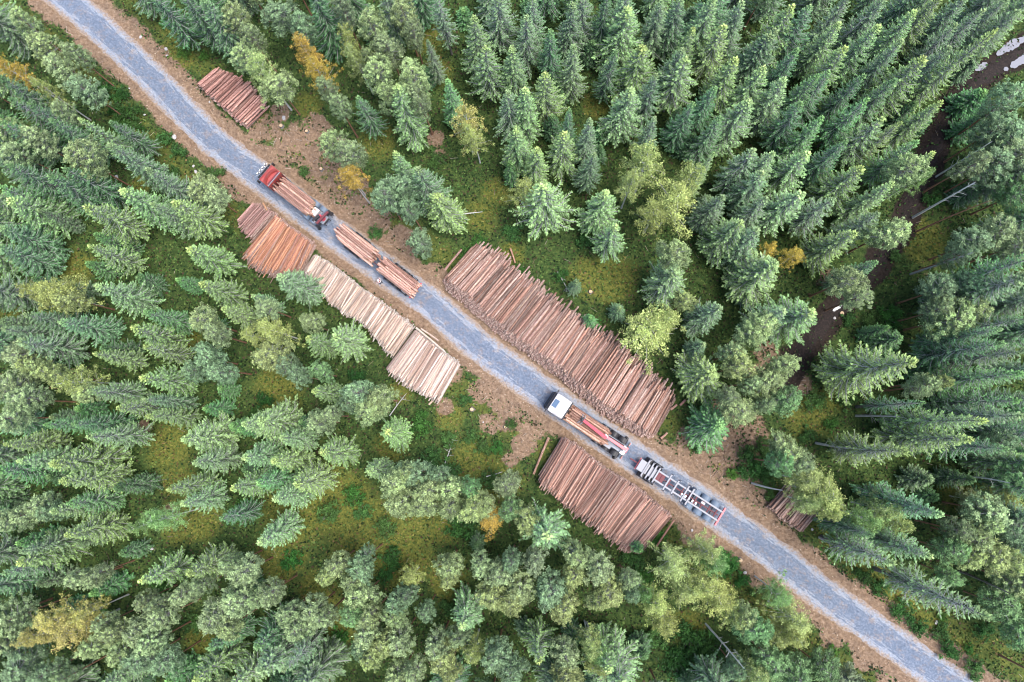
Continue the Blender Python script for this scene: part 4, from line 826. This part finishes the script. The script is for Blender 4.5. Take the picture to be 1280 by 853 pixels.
        part('rear_panel', root, M['dark_red'], lambda bm: add_box(bm, xb+.06, xb+.30, -1.05, 1.05, 3.23, 3.30), .02)
    if lamps:
        lb = part('light_bar', root, M['chrome'], lambda bm: (add_cyl(bm, (xf+.22, -1.0, 3.15), (xf+.22, 1.0, 3.15), .03, k=8), add_beam(bm, (xf-.4, -.7, 3.2), (xf+.22, -.7, 3.15), .04, .04), add_beam(bm, (xf-.4, .7, 3.2), (xf+.22, .7, 3.15), .04, .04)))
        for i in range(lamps):
            y = -.75+1.5*i/(lamps-1); part('lamp', lb, [M['black']], lambda bm: add_cyl(bm, (xf+.17, y, 3.28), (xf+.30, y, 3.28), .13, .15, 14)); part('lamp_lens', lb, M['lamp'], lambda bm: add_cyl(bm, (xf+.301, y, 3.28), (xf+.33, y, 3.28), .14, .13, 14))
            part('lamp_cap', lb, M['lamp'], lambda bm: add_box(bm, xf+.16, xf+.30, y-.10, y+.10, 3.40, 3.46), .02)
    for s in (-1, 1):
        wheel(root, xf-1.35, s*1.02, .50, .36)
        part('wheel_arch', root, M[paint], lambda bm: add_prism(bm, [(xf-2.0, .75), (xf-1.85, 1.12), (xf-.85, 1.12), (xf-.70, .75), (xf-.76, .75), (xf-.9, 1.06), (xf-1.8, 1.06), (xf-1.94, .75)], min(s*.80, s*1.235), max(s*.80, s*1.235)))
def chassis(root, x0, x1, gauge=.42, mat='black', z=.92):
    part('chassis_frame', root, M[mat], lambda bm: [add_box(bm, x0, x1, s*gauge-.05, s*gauge+.05, z-.14, z+.12) for s in (-1, 1)]+[add_box(bm, x, x+.12, -gauge+.052, gauge-.052, z-.1, z+.06) for x in np.arange(x0+.3, x1-.2, 1.1)], .01)
def guard(root, x, s, mat='guard', r=.62, w=.62):
    def b(bm):
        n = 9; vs = []
        for i in range(n):
            a = math.radians(12+156*i/(n-1)); vs.append([bm.verts.new((x+math.cos(a)*rr, yy, .52+math.sin(a)*rr)) for rr in (r, r-.03) for yy in (s*1.02-w/2, s*1.02+w/2)])
        for p, q in zip(vs[:-1], vs[1:]): bm.faces.new((p[0], q[0], q[1], p[1])); bm.faces.new((p[2], p[3], q[3], q[2])); bm.faces.new((p[0], p[2], q[2], q[0])); bm.faces.new((p[1], q[1], q[3], p[3]))
        bm.faces.new((vs[0][0], vs[0][1], vs[0][3], vs[0][2])); bm.faces.new((vs[-1][0], vs[-1][2], vs[-1][3], vs[-1][1]))
        bmesh.ops.recalc_face_normals(bm, faces=bm.faces[:])
    return part('mudguard', root, M[mat], b)
def axle_set(root, xs, guards=True, mat='guard'):
    for x in xs:
        part('axle', root, M['black'], lambda bm: add_cyl(bm, (x, -.85, .5), (x, .85, .5), .07, k=10))
        for s in (-1, 1):
            wheel(root, x, s*1.02, .50, .42)
            if guards: guard(root, x, s, mat)

# --- the white-cab truck with its long red crane folded forward over the load
o, ang, X2 = vehicle_frame((688.5, 500.5), (790, 569), 3.2, 2.0, 0)
t = empty('timber_truck', o, ang); tag(t, 'white-cab timber truck with a red crane boom laid over its logs', 'timber truck', 'timber trucks on the forest road')
cab(t, 2.35, 0, 'white', hatch=True); chassis(t, -11.2, -.6, .42); axle_set(t, (-7.6, -8.95, -10.2), True, 'black')
for x in (-3.2, -5.2, -7.4): bunk(t, x, 1.22, 1.2, 1.75, 'steel', stake='alu', lean=0)
part('side_toolbox', t, M['alu'], lambda bm: add_box(bm, -9.35, -8.45, .35, .95, 1.25, 1.75), .04)
part('rear_deck', t, M['steel'], lambda bm: add_box(bm, -10.9, -8.35, -.55, .55, 1.06, 1.16), .02)
for s in (-1, 1):
    sj = part('stabiliser', t, M['black'], lambda bm: (add_beam(bm, (-10.55, s*.4, 1.0), (-10.55, s*1.40, 1.0), .2, .2), add_cyl(bm, (-10.55, s*1.42, 1.55), (-10.55, s*1.42, .25), .11, k=12)))
    part('stabiliser_foot', sj, M['black'], lambda bm: add_cyl(bm, (-10.55, s*1.42, .02), (-10.55, s*1.42, .2), .26, .15, 14))
part('tail_light', t, M['tail'], lambda bm: add_box(bm, -11.27, -11.20, -1.15, -.75, .8, .95), .01); part('tail_light', t, M['tail'], lambda bm: add_box(bm, -11.27, -11.20, .75, 1.15, .8, .95), .01)
part('rear_crossbar', t, M['black'], lambda bm: add_box(bm, -11.2, -11.05, -1.2, 1.2, .75, 1.0), .02)
def crane_folded(root, xb, yb, reach=True):
    base = part('crane_base', root, M['crane_red'], lambda bm: (add_cyl(bm, (xb, yb, 1.0), (xb, yb, 1.7), .38, .32, 20), add_cyl(bm, (xb, yb, 1.7), (xb, yb, 2.9), .2, .17, 16), add_box(bm, xb-.45, xb+.1, yb-.35, yb+.35, 1.15, 1.55)), .02)
    part('slewing_ring', base, M['white'], lambda bm: add_cyl(bm, (xb, yb, 1.705), (xb, yb, 1.80), .36, .34, 20))
    part('hydraulic_block', base, M['chrome'], lambda bm: [add_box(bm, xb-.30+.2*i, xb-.18+.2*i, yb+.4, yb+.75, 1.5, 1.62) for i in range(3)]+[add_cyl(bm, (xb+.3, yb-.3, 1.5), (xb+.05, yb+.55, 1.7), .06, k=8)])
    b1 = part('main_boom', base, M['crane_red'], lambda bm: add_beam(bm, (xb-.05, yb+.02, 3.0), (xb+3.1, yb+.05, 3.35), .40, .42, .30, .34), .03)
    part('boom_cylinder', b1, M['chrome'], lambda bm: (add_cyl(bm, (xb+.15, yb+.30, 2.35), (xb+1.6, yb+.24, 2.95), .08, k=10), add_cyl(bm, (xb+1.6, yb+.24, 2.95), (xb+2.3, yb+.22, 3.15), .05, k=10)))
    b2 = part('outer_boom', base, M['crane_red'], lambda bm: add_beam(bm, (xb+2.75, yb+.22, 3.75), (xb+6.2, yb-.05, 3.45), .42, .36, .32, .26), .03)
    part('boom_joint', b2, M['white'], lambda bm: (add_box(bm, xb+2.7, xb+3.05, yb-.12, yb+.10, 3.2, 3.85), add_cyl(bm, (xb+3.0, yb-.2, 3.4), (xb+3.0, yb+.42, 3.4), .12, k=12)), .01)
    part('hose', b2, M['black'], lambda bm: [add_cyl(bm, (xb+2.6, yb-.22+.05*i, 3.5), (xb+.4, yb-.30+.05*i, 2.9), .03, k=6) for i in range(3)])
    g = part('grapple', b2, M['black'], lambda bm: (add_cyl(bm, (xb+6.3, yb-.05, 3.15), (xb+6.3, yb-.05, 3.6), .17, .15, 12), add_box(bm, xb+6.1, xb+6.55, yb-.3, yb+.2, 2.95, 3.15)), .01)
    for s in (-1, 1):
        part('grapple_claw', g, M['steel'], lambda bm: [add_beam(bm, (xb+6.3+dx, yb-.05+s*.18, 3.08), (xb+6.45+dx*1.3, yb-.05+s*.62, 2.85), .09, .12) for dx in (-.16, .12)]+[add_beam(bm, (xb+6.45+dx*1.3, yb-.05+s*.62, 2.85), (xb+6.4+dx, yb-.05+s*.45, 2.45), .08, .1, .05, .05) for dx in (-.16, .12)], .0)
    return base
crane_folded(t, -10.85, -.12)
log_load(X2, -8.2, -2.72, 6, 1.28, 1.13, 'load of brown pine logs on the white-cab truck under the crane boom', [(1.15, 1.0, .86), (1.35, 1.15, .98), (.8, .66, .57), (1.6, 1.4, 1.2)], .125, .3, skip={2: -.0, 4: .0})

# --- the empty trailer with slid-together bunks
o, ang, X3 = vehicle_frame((797, 579), (891, 640), 1.2, 1.2, 0)
t = empty('log_trailer', o, ang); tag(t, 'empty log trailer with bright rails and red rear bar behind the white-cab truck', 'log trailer')
for s in (-1, 1):
    part('frame_rail', t, M['alu'], lambda bm: add_box(bm, -11.75, -2.6, s*.60-.10, s*.60+.10, 1.08, 1.30), .02)
part('inner_beam', t, M['dark_red'], lambda bm: add_box(bm, -11.6, -2.0, -.07, .07, .86, 1.04), .01)
for x in np.arange(-11.2, -3.0, .95): part('crossmember', t, M['dark_red'], lambda bm: add_box(bm, x, x+.14, -.498, .498, 1.05, 1.18), .01)
part('drawbar', t, M['dark_red'], lambda bm: (add_beam(bm, (1.0, 0, .72), (-.6, .0, .82), .16, .16), add_beam(bm, (-.4, 0, .82), (-1.4, .45, .9), .14, .14), add_beam(bm, (-.4, 0, .82), (-1.4, -.45, .9), .14, .14)), .01)
part('front_box', t, M['alu'], lambda bm: add_box(bm, -.95, -.15, -.72, .72, .95, 1.45), .05)
part('front_bar', t, M['crane_red'], lambda bm: add_box(bm, -.13, -.03, -.8, .8, .92, 1.05), .01)
part('front_deck', t, M['alu'], lambda bm: [add_box(bm, -1.50, -1.27, -.66, .66, 1.10, 1.24), add_box(bm, -2.1, -1.80, -.62, .62, 1.08, 1.2), add_box(bm, -2.55, -2.25, -.60, .60, 1.08, 1.2)], .02)
part('tool_tray', t, M['dark_red'], lambda bm: (add_box(bm, -3.75, -2.75, -.48, .48, 1.185, 1.24), add_box(bm, -3.42, -3.30, -.40, .40, 1.243, 1.33)), .01)
for x, hw in ((-1.10, 1.22), (-1.70, 1.18), (-2.18, 1.15), (-2.66, 1.12)): bunk(t, x, hw, 1.42, .95, 'alu', stake='alu', lean=0)
for x, hw in ((-4.25, 1.20), (-5.35, 1.05), (-6.75, 1.22), (-7.45, 1.24)): bunk(t, x, hw, 1.38, 1.5, 'alu', stake='alu', lean=.0)
axle_set(t, (-1.25, -2.45), True, 'black'); axle_set(t, (-8.0, -9.35, -10.7), True, 'guard')
rb = part('rear_bar', t, M['crane_red'], lambda bm: add_box(bm, -11.95, -11.76, -1.25, 1.25, .85, 1.25), .02)
for s in (-1, 1): part('tail_light', rb, M['tail'], lambda bm: add_box(bm, -11.99, -11.952, min(s*.75, s*1.15), max(s*.75, s*1.15), .95, 1.12), .01)
part('air_tank', t, M['white'], lambda bm: add_cyl(bm, (-9.5, -.25, 1.12), (-9.0, -.25, 1.12), .17, k=14), .02)
part('valve_block', t, M['chrome'], lambda bm: [add_box(bm, -8.6+.5*i, -8.45+.5*i, .12, .38, 1.05, 1.25) for i in range(5)], .01)

# --- the loaded red-cab truck and its trailer
o, ang, X1 = vehicle_frame((329, 213.5), (411, 279), 3.2, 2.0, 0)
t = empty('timber_truck', o, ang); tag(t, 'red-cab timber truck loaded with pinkish logs at the upper left', 'timber truck', 'timber trucks on the forest road')
cab(t, 1.95, 0, 'red', wing=True, lamps=4); chassis(t, -10.3, -.6); axle_set(t, (-7.2, -8.5), True, 'guard')
part('headboard', t, M['black'], lambda bm: [add_box(bm, -2.32, -2.22, -1.2, 1.2, .95, 1.3)]+[add_box(bm, -2.31, -2.23, y-.04, y+.04, 1.3, 3.2) for y in np.linspace(-1.1, 1.1, 7)], .01)
for x in (-3.0, -5.0, -7.1): bunk(t, x, 1.22, 1.2, 1.9, 'steel', lean=0)
part('white_toolbox', t, M['white'], lambda bm: add_box(bm, -8.75, -7.95, -.55, .45, 1.5, 2.05), .04)
part('rear_deck', t, M['steel'], lambda bm: add_box(bm, -9.9, -7.9, -.6, .6, 1.06, 1.18), .02)
def crane_stowed(root, xb):
    base = part('crane_base', root, M['crane_red'], lambda bm: (add_cyl(bm, (xb, 0, 1.0), (xb, 0, 1.75), .36, .30, 20), add_cyl(bm, (xb, 0, 1.75), (xb, 0, 2.7), .19, .16, 16)), .02)
    b1 = part('main_boom', base, M['black'], lambda bm: add_beam(bm, (xb, .05, 2.75), (xb+.1, 1.1, 3.05), .32, .34), .02)
    part('outer_boom', b1, M['dark_red'], lambda bm: add_beam(bm, (xb-.35, 1.05, 2.6), (xb-.4, -1.05, 2.35), .28, .28), .02)
    part('boom_joint', b1, M['chrome'], lambda bm: (add_box(bm, xb-.2, xb+.15, .9, 1.25, 2.5, 3.0), add_cyl(bm, (xb+.15, -.6, 2.1), (xb+.2, .8, 2.5), .07, k=10)), .02)
    g = part('grapple', b1, M['black'], lambda bm: (add_cyl(bm, (xb-.4, -1.05, 1.7), (xb-.4, -1.05, 2.3), .16, k=12), add_box(bm, xb-.65, xb-.15, -1.25, -.85, 1.5, 1.72)), .01)
    for s in (-1, 1): part('grapple_claw', g, M['black'], lambda bm: [add_beam(bm, (xb-.4+s*.15, -1.05, 1.6), (xb-.4+s*.5, -1.05+dy, 1.2), .1, .12, .06, .06) for dy in (-.15, .15)])
    part('valve_bank', base, M['chrome'], lambda bm: [add_box(bm, xb-.1+.14*i, xb-.02+.14*i, -.75, -.38, 1.5, 1.62) for i in range(4)]+[add_box(bm, xb+.45, xb+.75, .35, .9, 1.6, 1.68)])
    for s in (-1, 1):
        sj = part('stabiliser', root, M['black'], lambda bm: (add_beam(bm, (xb-.1, s*.38, .95), (xb-.1, s*1.25, .95), .2, .2), add_cyl(bm, (xb-.1, s*1.25, 1.7), (xb-.1, s*1.25, .5), .13, k=12)))
        part('stabiliser_foot', sj, M['black'], lambda bm: add_cyl(bm, (xb-.1, s*1.25, .3), (xb-.1, s*1.25, .48), .25, .15, 14))
crane_stowed(t, -9.45)
LD = [(1.2, 1.0, .95), (1.5, 1.28, 1.18), (.85, .68, .62), (1.7, 1.5, 1.4), (1.1, .95, .9)]
log_load(X1, -7.6, -2.55, 6, 1.28, 1.08, 'load of pinkish logs directly behind the red cab', LD, .125, .4)
o, ang, X4 = vehicle_frame((426, 289.5), (522, 365), 2.4, 2.4, 0)
t = empty('log_trailer', o, ang); tag(t, 'loaded log trailer hitched behind the red-cab truck', 'log trailer')
chassis(t, -12.1, -.3, .45, 'dark_red'); axle_set(t, (-1.6, -2.9), True, 'black'); axle_set(t, (-8.3, -9.6, -10.9), True, 'black')
part('drawbar', t, M['dark_red'], lambda bm: (add_beam(bm, (1.3, 0, .72), (-.3, 0, .82), .18, .16),), .01)
for x in (-.9, -4.6, -7.3, -11.3): bunk(t, x, 1.22, 1.2, 1.9, 'steel', lean=0)
part('rear_bar', t, M['crane_red'], lambda bm: add_box(bm, -12.2, -12.05, -1.22, 1.22, .8, 1.1), .02)
log_load(X4, -5.2, -.05, 6, 1.28, 1.08, 'front stack of pinkish logs on the loaded trailer', LD, .125, .5)
log_load(X4, -12.3, -7.0, 6, 1.28, 1.08, 'rear stack of pinkish logs on the loaded trailer', LD, .125, .35)

# ------------------------------------------------------------------ worker beside the loaded trailer
def skin_mesh(name, verts, edges, radii, mat, parent, root=0, sub=2):
    me = bpy.data.meshes.new(name); me.from_pydata(verts, edges, []); o = link(name, me, parent); me.materials.append(mat)
    md = o.modifiers.new('skin', 'SKIN'); sk = me.skin_vertices[0].data
    for i, r in enumerate(radii): sk[i].radius = (r, r) if not isinstance(r, tuple) else r; sk[i].use_root = (i == root)
    sb = o.modifiers.new('smooth', 'SUBSURF'); sb.levels = sub; sb.render_levels = sub
    dg = bpy.context.evaluated_depsgraph_get(); ev = bpy.data.meshes.new_from_object(o.evaluated_get(dg)); o.modifiers.clear(); o.data = ev; ev.name = name
    ev.polygons.foreach_set('use_smooth', [True]*len(ev.polygons)); return o
def worker(px, py, face):
    g = P(px, py, 0); root = empty('person', (g.x, g.y, .03), face)
    tag(root, 'person in dark red work clothes with pale reflective bands standing beside the loaded trailer', 'person')
    skin = simple('skin', (.55, .33, .24), .6, 0, 0); jk = simple('red_jacket', (.32, .03, .04), .8, 0, .2); tr = simple('dark_trousers', (.04, .03, .04), .85, 0, .2); rf = simple('reflective_band', (.9, .86, .84), .35, 0, .05); hr = simple('helmet_shell', (.82, .78, .76), .3, 0, .1)
    J = [(0, 0, .98), (0, 0, 1.15), (0, 0, 1.38), (.0, 0, 1.50), (.02, 0, 1.60), (.03, 0, 1.70)]
    V = list(J); E = [(0, 1), (1, 2), (2, 3), (3, 4), (4, 5)]; Rr = [.13, .12, .14, .06, .085, .075]
    def add(p, par, r): V.append(p); E.append((par, len(V)-1)); Rr.append(r); return len(V)-1
    for s in (-1, 1):
        a = add((0, s*.19, 1.42), 2, .06); b = add((.06, s*.34, 1.20), a, .048); c = add((.26, s*.36, 1.08), b, .036); d = add((.32, s*.34, 1.06), c, .032)
        for f in range(4):
            k = add((.38, s*.34+(f-1.5)*.020, 1.055-.004*abs(f-1.5)), d, .0095); add((.42+.006*(1.5-abs(f-1.5)), s*.34+(f-1.5)*.022, 1.03), k, .008)
        k = add((.34, s*.30, 1.045), d, .010); add((.375, s*.285, 1.03), k, .008)
        h = add((0, s*.10, .92), 0, .095); kn = add((.06*s, s*.12, .50), h, .062); an = add((.05*s-.04, s*.13, .09), kn, .042); add((.05*s+.12, s*.14, .045), an, .04)
    body = skin_mesh('body', V, E, Rr, skin, root)
    for s in (-1, 1):
        part('eye', body, M['black'], lambda bm: bmesh.ops.create_uvsphere(bm, u_segments=8, v_segments=6, radius=.011, matrix=Matrix.Translation((.105, s*.032, 1.665))))
        part('ear', body, skin, lambda bm: bmesh.ops.create_uvsphere(bm, u_segments=8, v_segments=6, radius=.022, matrix=Matrix.Translation((.02, s*.082, 1.655))))
    part('nose', body, skin, lambda bm: add_beam(bm, (.10, 0, 1.665), (.125, 0, 1.63), .018, .02)); part('mouth', body, simple('lips', (.4, .16, .14), .6), lambda bm: add_box(bm, .095, .104, -.024, .024, 1.597, 1.606))
    V = [(0, 0, .90), (0, 0, 1.15), (0, 0, 1.38), (0, 0, 1.47)]; E = [(0, 1), (1, 2), (2, 3)]; Rr = [.155, .15, .165, .075]
    for s in (-1, 1):
        a = add((0, s*.20, 1.42), 2, .078); b = add((.06, s*.34, 1.20), a, .066); add((.24, s*.36, 1.09), b, .052)
    jo = skin_mesh('jacket', V, E, Rr, jk, root)
    V = [(0, 0, 1.0)]; E = []; Rr = [.14]
    for s in (-1, 1): h = add((0, s*.10, .92), 0, .11); kn = add((.06*s, s*.12, .50), h, .08); add((.05*s-.03, s*.13, .14), kn, .062)
    skin_mesh('trousers', V, E, Rr, tr, root)
    for s in (-1, 1):
        part('boot', root, M['black'], lambda bm: (add_box(bm, .05*s-.10, .05*s+.18, s*.14-.05, s*.14+.05, .0, .09), add_cyl(bm, (.05*s-.04, s*.13, .08), (.05*s-.035, s*.13, .26), .065, .06, 12)), .02)
        part('sleeve_band', jo, rf, lambda bm: (add_cyl(bm, (.11, s*.345, 1.17), (.16, s*.35, 1.14), .078, k=14), add_cyl(bm, (.02, s*.255, 1.335), (.035, s*.29, 1.285), .092, k=14)))
        part('shoulder_band', jo, rf, lambda bm: add_beam(bm, (-.10, s*.10, 1.535), (.12, s*.11, 1.53), .07, .03), .008)
    part('waist_band', jo, rf, lambda bm: add_cyl(bm, (0, 0, 1.10), (0, 0, 1.16), .19, k=20))
    def helm(bm):
        bmesh.ops.create_uvsphere(bm, u_segments=20, v_segments=12, radius=.125, matrix=Matrix.Translation((.02, 0, 1.70)))
        bmesh.ops.delete(bm, geom=[v for v in bm.verts if v.co.z < 1.695], context='VERTS'); add_cyl(bm, (.035, 0, 1.69), (.035, 0, 1.702), .145, .14, 20)
    part('helmet', root, hr, helm, smooth=False)
worker(476.5, 354, math.radians(150))

# ------------------------------------------------------------------ fallen trunks, bare stems, stones, stumps
def bare_stem(a, b, za, zb, r, mat, label, name='fallen_trunk', cat='fallen trunk', twigs=5, group='fallen and leaning trunks'):
    A = P(*a, za); B = P(*b, zb); root = empty(name, (A.x, A.y, 0)); tag(root, label, cat, group); L = (B-A).length; d = (B-A).normalized(); rg = np.random.default_rng(int(a[0]*7+a[1])); base = Vector((A.x, A.y, 0))
    n = 9; side = d.cross(Vector((0, 0, 1))).normalized(); bw = rg.normal()*.012*L; pts = [A-base+(B-A)*(i/(n-1))+side*math.sin(i/(n-1)*3.1)*bw for i in range(n)]
    v, f = tube_arrays([([tuple(p) for p in pts], np.linspace(r, r*.35, n), 8)]); link('trunk', np_mesh('trunk', v, f, [M[mat]], smooth=True), root)
    tw = []
    for k in range(twigs):
        t = rg.uniform(.25, .98); p = pts[0].lerp(pts[-1], t); q = p+side*rg.choice([-1, 1])*rg.uniform(.3, .9)+d*rg.uniform(.2, .7)+Vector((0, 0, rg.uniform(0, .5))); m = (p+q)/2+Vector((0, 0, .1)); tw.append((np.array([p, m, q]), [.03, .02, .007], 4))
        q2 = m+side*rg.uniform(-.5, .5)+d*.4; tw.append((np.array([m, q2]), [.015, .005], 3))
    if tw: v, f = tube_arrays(tw); link('branches', np_mesh('branches', v, f, [M[mat]]), root)
    return root
bare_stem((1141, 272), (1219, 228), .2, 13, .17, 'birch_bark', 'leaning pale bare trunk right of the muddy track, the longest there', twigs=9)
bare_stem((1170, 221), (1240, 177), .2, 12, .13, 'birch_bark', 'thinner pale leaning trunk above the longest one, right of the track')
bare_stem((1145, 290), (1240, 250), .2, 12, .13, 'pine_bark', 'reddish leaning trunk just below the longest pale one')
bare_stem((1138, 343), (1216, 316), .2, 13, .15, 'dead_wood', 'pale brown-grey trunk leaning right above the puddle clearing', twigs=6)
bare_stem((882, 780), (930, 836), .2, 12, .14, 'birch_bark', 'white bare stem with few twigs near the bottom edge', twigs=12)
bare_stem((940, 604), (978, 613), .2, 8, .15, 'birch_bark', 'pale birch trunk pointing at the small pile right of the road', twigs=0)
bare_stem((1112, 722), (1150, 744), .2, 9, .15, 'dead_wood', 'grey trunk of the half-bare tree right of the lower road', twigs=9)
bare_stem((1024, 672), (1056, 686), .2, 8, .15, 'dead_wood', 'grey trunk reaching from the verge below the small pile', twigs=8)
bare_stem((1196, 595), (1262, 604), .2, 12, .14, 'birch_bark', 'pale horizontal trunk near the right edge below the middle', twigs=2)
bare_stem((1200, 714), (1262, 742), .2, 12, .17, 'spruce_bark', 'dark thick trunk in the bottom-right forest', twigs=2)
bare_stem((733, 778), (738, 795), .2, 8, .12, 'birch_bark', 'short pale stem below the big lower pile', twigs=0)
bare_stem((577, 268), (603, 265), .5, 1.5, .10, 'birch_bark', 'pale stick lying beside the light spruce above the long pile', twigs=1)
bare_stem((608, 596), (628, 590), .4, .9, .09, 'birch_bark', 'thin pale stick lying left of the big lower pile', twigs=0)
bare_stem((556, 580), (568, 545), .3, .5, .07, 'dead_wood', 'dead forked branch in the clearing left of the trucks', twigs=6)
bare_stem((697, 340), (712, 366), .3, .6, .08, 'dead_wood', 'dead grey stem in the clearing behind the long pile', twigs=5)
bare_stem((487, 520), (508, 492), .2, .4, .08, 'dead_wood', 'dark fallen stick below the square pale pile', twigs=4)
bare_stem((1052, 48), (1082, 20), 4, 12, .13, 'dead_wood', 'grey bare stem between spruces at the top right', twigs=3)
bare_stem((462, 254), (448, 236), .2, 6, .11, 'birch_bark', 'slanting stem of the small golden birch by the dirt shoulder', twigs=0)
bare_stem((1070, 520), (1124, 521), .2, 9, .16, 'dead_wood', 'grey lower trunk of the long pointed spruce at right', twigs=8)
bare_stem((1020, 554), (1062, 561), .2, 8, .17, 'dead_wood', 'stout grey trunk lying toward the right below the mossy gap', twigs=12)
STONE = NT('pale_stone'); STONE.base(STONE.ramp(STONE.noise(STONE.coord(), 5, 5), [(.3, (.30, .28, .27)), (.7, (.66, .62, .60))])); STONE.rough(.85); STONE = STONE.m
def stone(px, py, r, label, seed):
    g = P(px, py); bm = bmesh.new(); r *= .72; bmesh.ops.create_icosphere(bm, subdivisions=2, radius=r); rr = random.Random(seed)
    for v in bm.verts: v.co = Vector((v.co.x*(1+.3*math.sin(seed)), v.co.y, v.co.z*.65))*(1+rr.uniform(-.16, .16))
    o = link('stone', mesh_from(bm, 'stone', STONE), None, (g.x, g.y, r*.35), (0, 0, seed)); tag(o, label, 'stone', 'pale stones along the road')
for i, (x, y, r, lab) in enumerate([(176, 47, .28, 'white stone on the upper right verge near the top edge'), (208, 62, .3, 'larger pale stone in the grass above the road near the top'), (209, 70, .22, 'smaller pale stone just below the larger one near the top'),
    (162, 111, .18, 'pale stone on the left verge of the upper road'), (181, 144, .25, 'pale stone in the shrubs left of the upper road'), (218, 172, .5, 'big flat pale stone left of the road above the red truck'), (242, 208, .25, 'pale stone in the moss left of the red-cab truck'),
    (355, 148, .35, 'pale stone in the brush below the small upper pile'), (262, 128, .16, 'white stone at the foot of the small upper pile'), (245, 215, .35, 'grey stone near the teal pine at the left verge'), (617, 407, .2, 'white stone between the road and the long pile'),
    (604, 528, .16, 'white stone in the brown dirt left of the white truck'), (931, 716, .28, 'pale stone in the dirt below the empty trailer'), (865, 663, .2, 'pale stone just below the rear of the empty trailer'), (1015, 662, .2, 'pale stone beside the small pile right of the road'),
    (146, 222, .45, 'round grey boulder in the left forest clearing'), (190, 686, .35, 'pale stump-like stone in the lower-left clearing'), (404, 648, .35, 'pale stone in the moss clearing below centre'), (1043, 398, .25, 'white stone at the lower end of the track puddle'), (1170, 778, .3, 'pale stone in the verge at the bottom right')]): stone(x, y, r, lab, i+1)

def stump(px, py, r, label, seed):
    g = P(px, py); root = empty('tree_stump', (g.x, g.y, float(hgt(np.array([g.x]), np.array([g.y]))[0]))); tag(root, label, 'tree stump', 'cut stumps'); rr = random.Random(seed)
    def b(bm):
        k = 12; R_ = [[], [], []]
        for i in range(k):
            a = i*2*math.pi/k; f = 1+.12*rr.uniform(-1, 1)
            for L_, (q, z) in zip(R_, ((1.55 if i % 3 else 2.0, -.05), (1.08, .16), (1.0, .34))): L_.append(bm.verts.new((math.cos(a)*r*q*f, math.sin(a)*r*q*f, z)))
        for A, B in zip(R_[:-1], R_[1:]):
            for i in range(k): bm.faces.new((A[i], A[(i+1) % k], B[(i+1) % k], B[i]))
    part('bark', root, M['spruce_bark'], b); part('cut_face', root, M['log_end'], lambda bm: add_cyl(bm, (0, 0, .30), (0, 0, .345), r*.97, k=12))
for i, (x, y, r, lab) in enumerate([(352, 158, .25, 'pale stump in the brush below the small upper pile'), (384, 165, .2, 'small stump in the dirt above the red-cab truck'), (402, 212, .22, 'stump in the wide dirt shoulder right of the red-cab truck'), (590, 512, .24, 'stump in the dirt between the pale square pile and the white truck'),
    (632, 534, .2, 'small stump left of the big lower pile'), (905, 548, .26, 'stump in the brown dirt right of the empty trailer'), (932, 588, .2, 'small stump at the forest edge above the small right pile'), (925, 700, .24, 'stump in the dirt below the rear of the empty trailer'), (1052, 392, .26, 'dark stump beside the track puddle'), (738, 365, .22, 'mossy stump in the clearing behind the long pile')]): stump(x, y, r, lab, i)
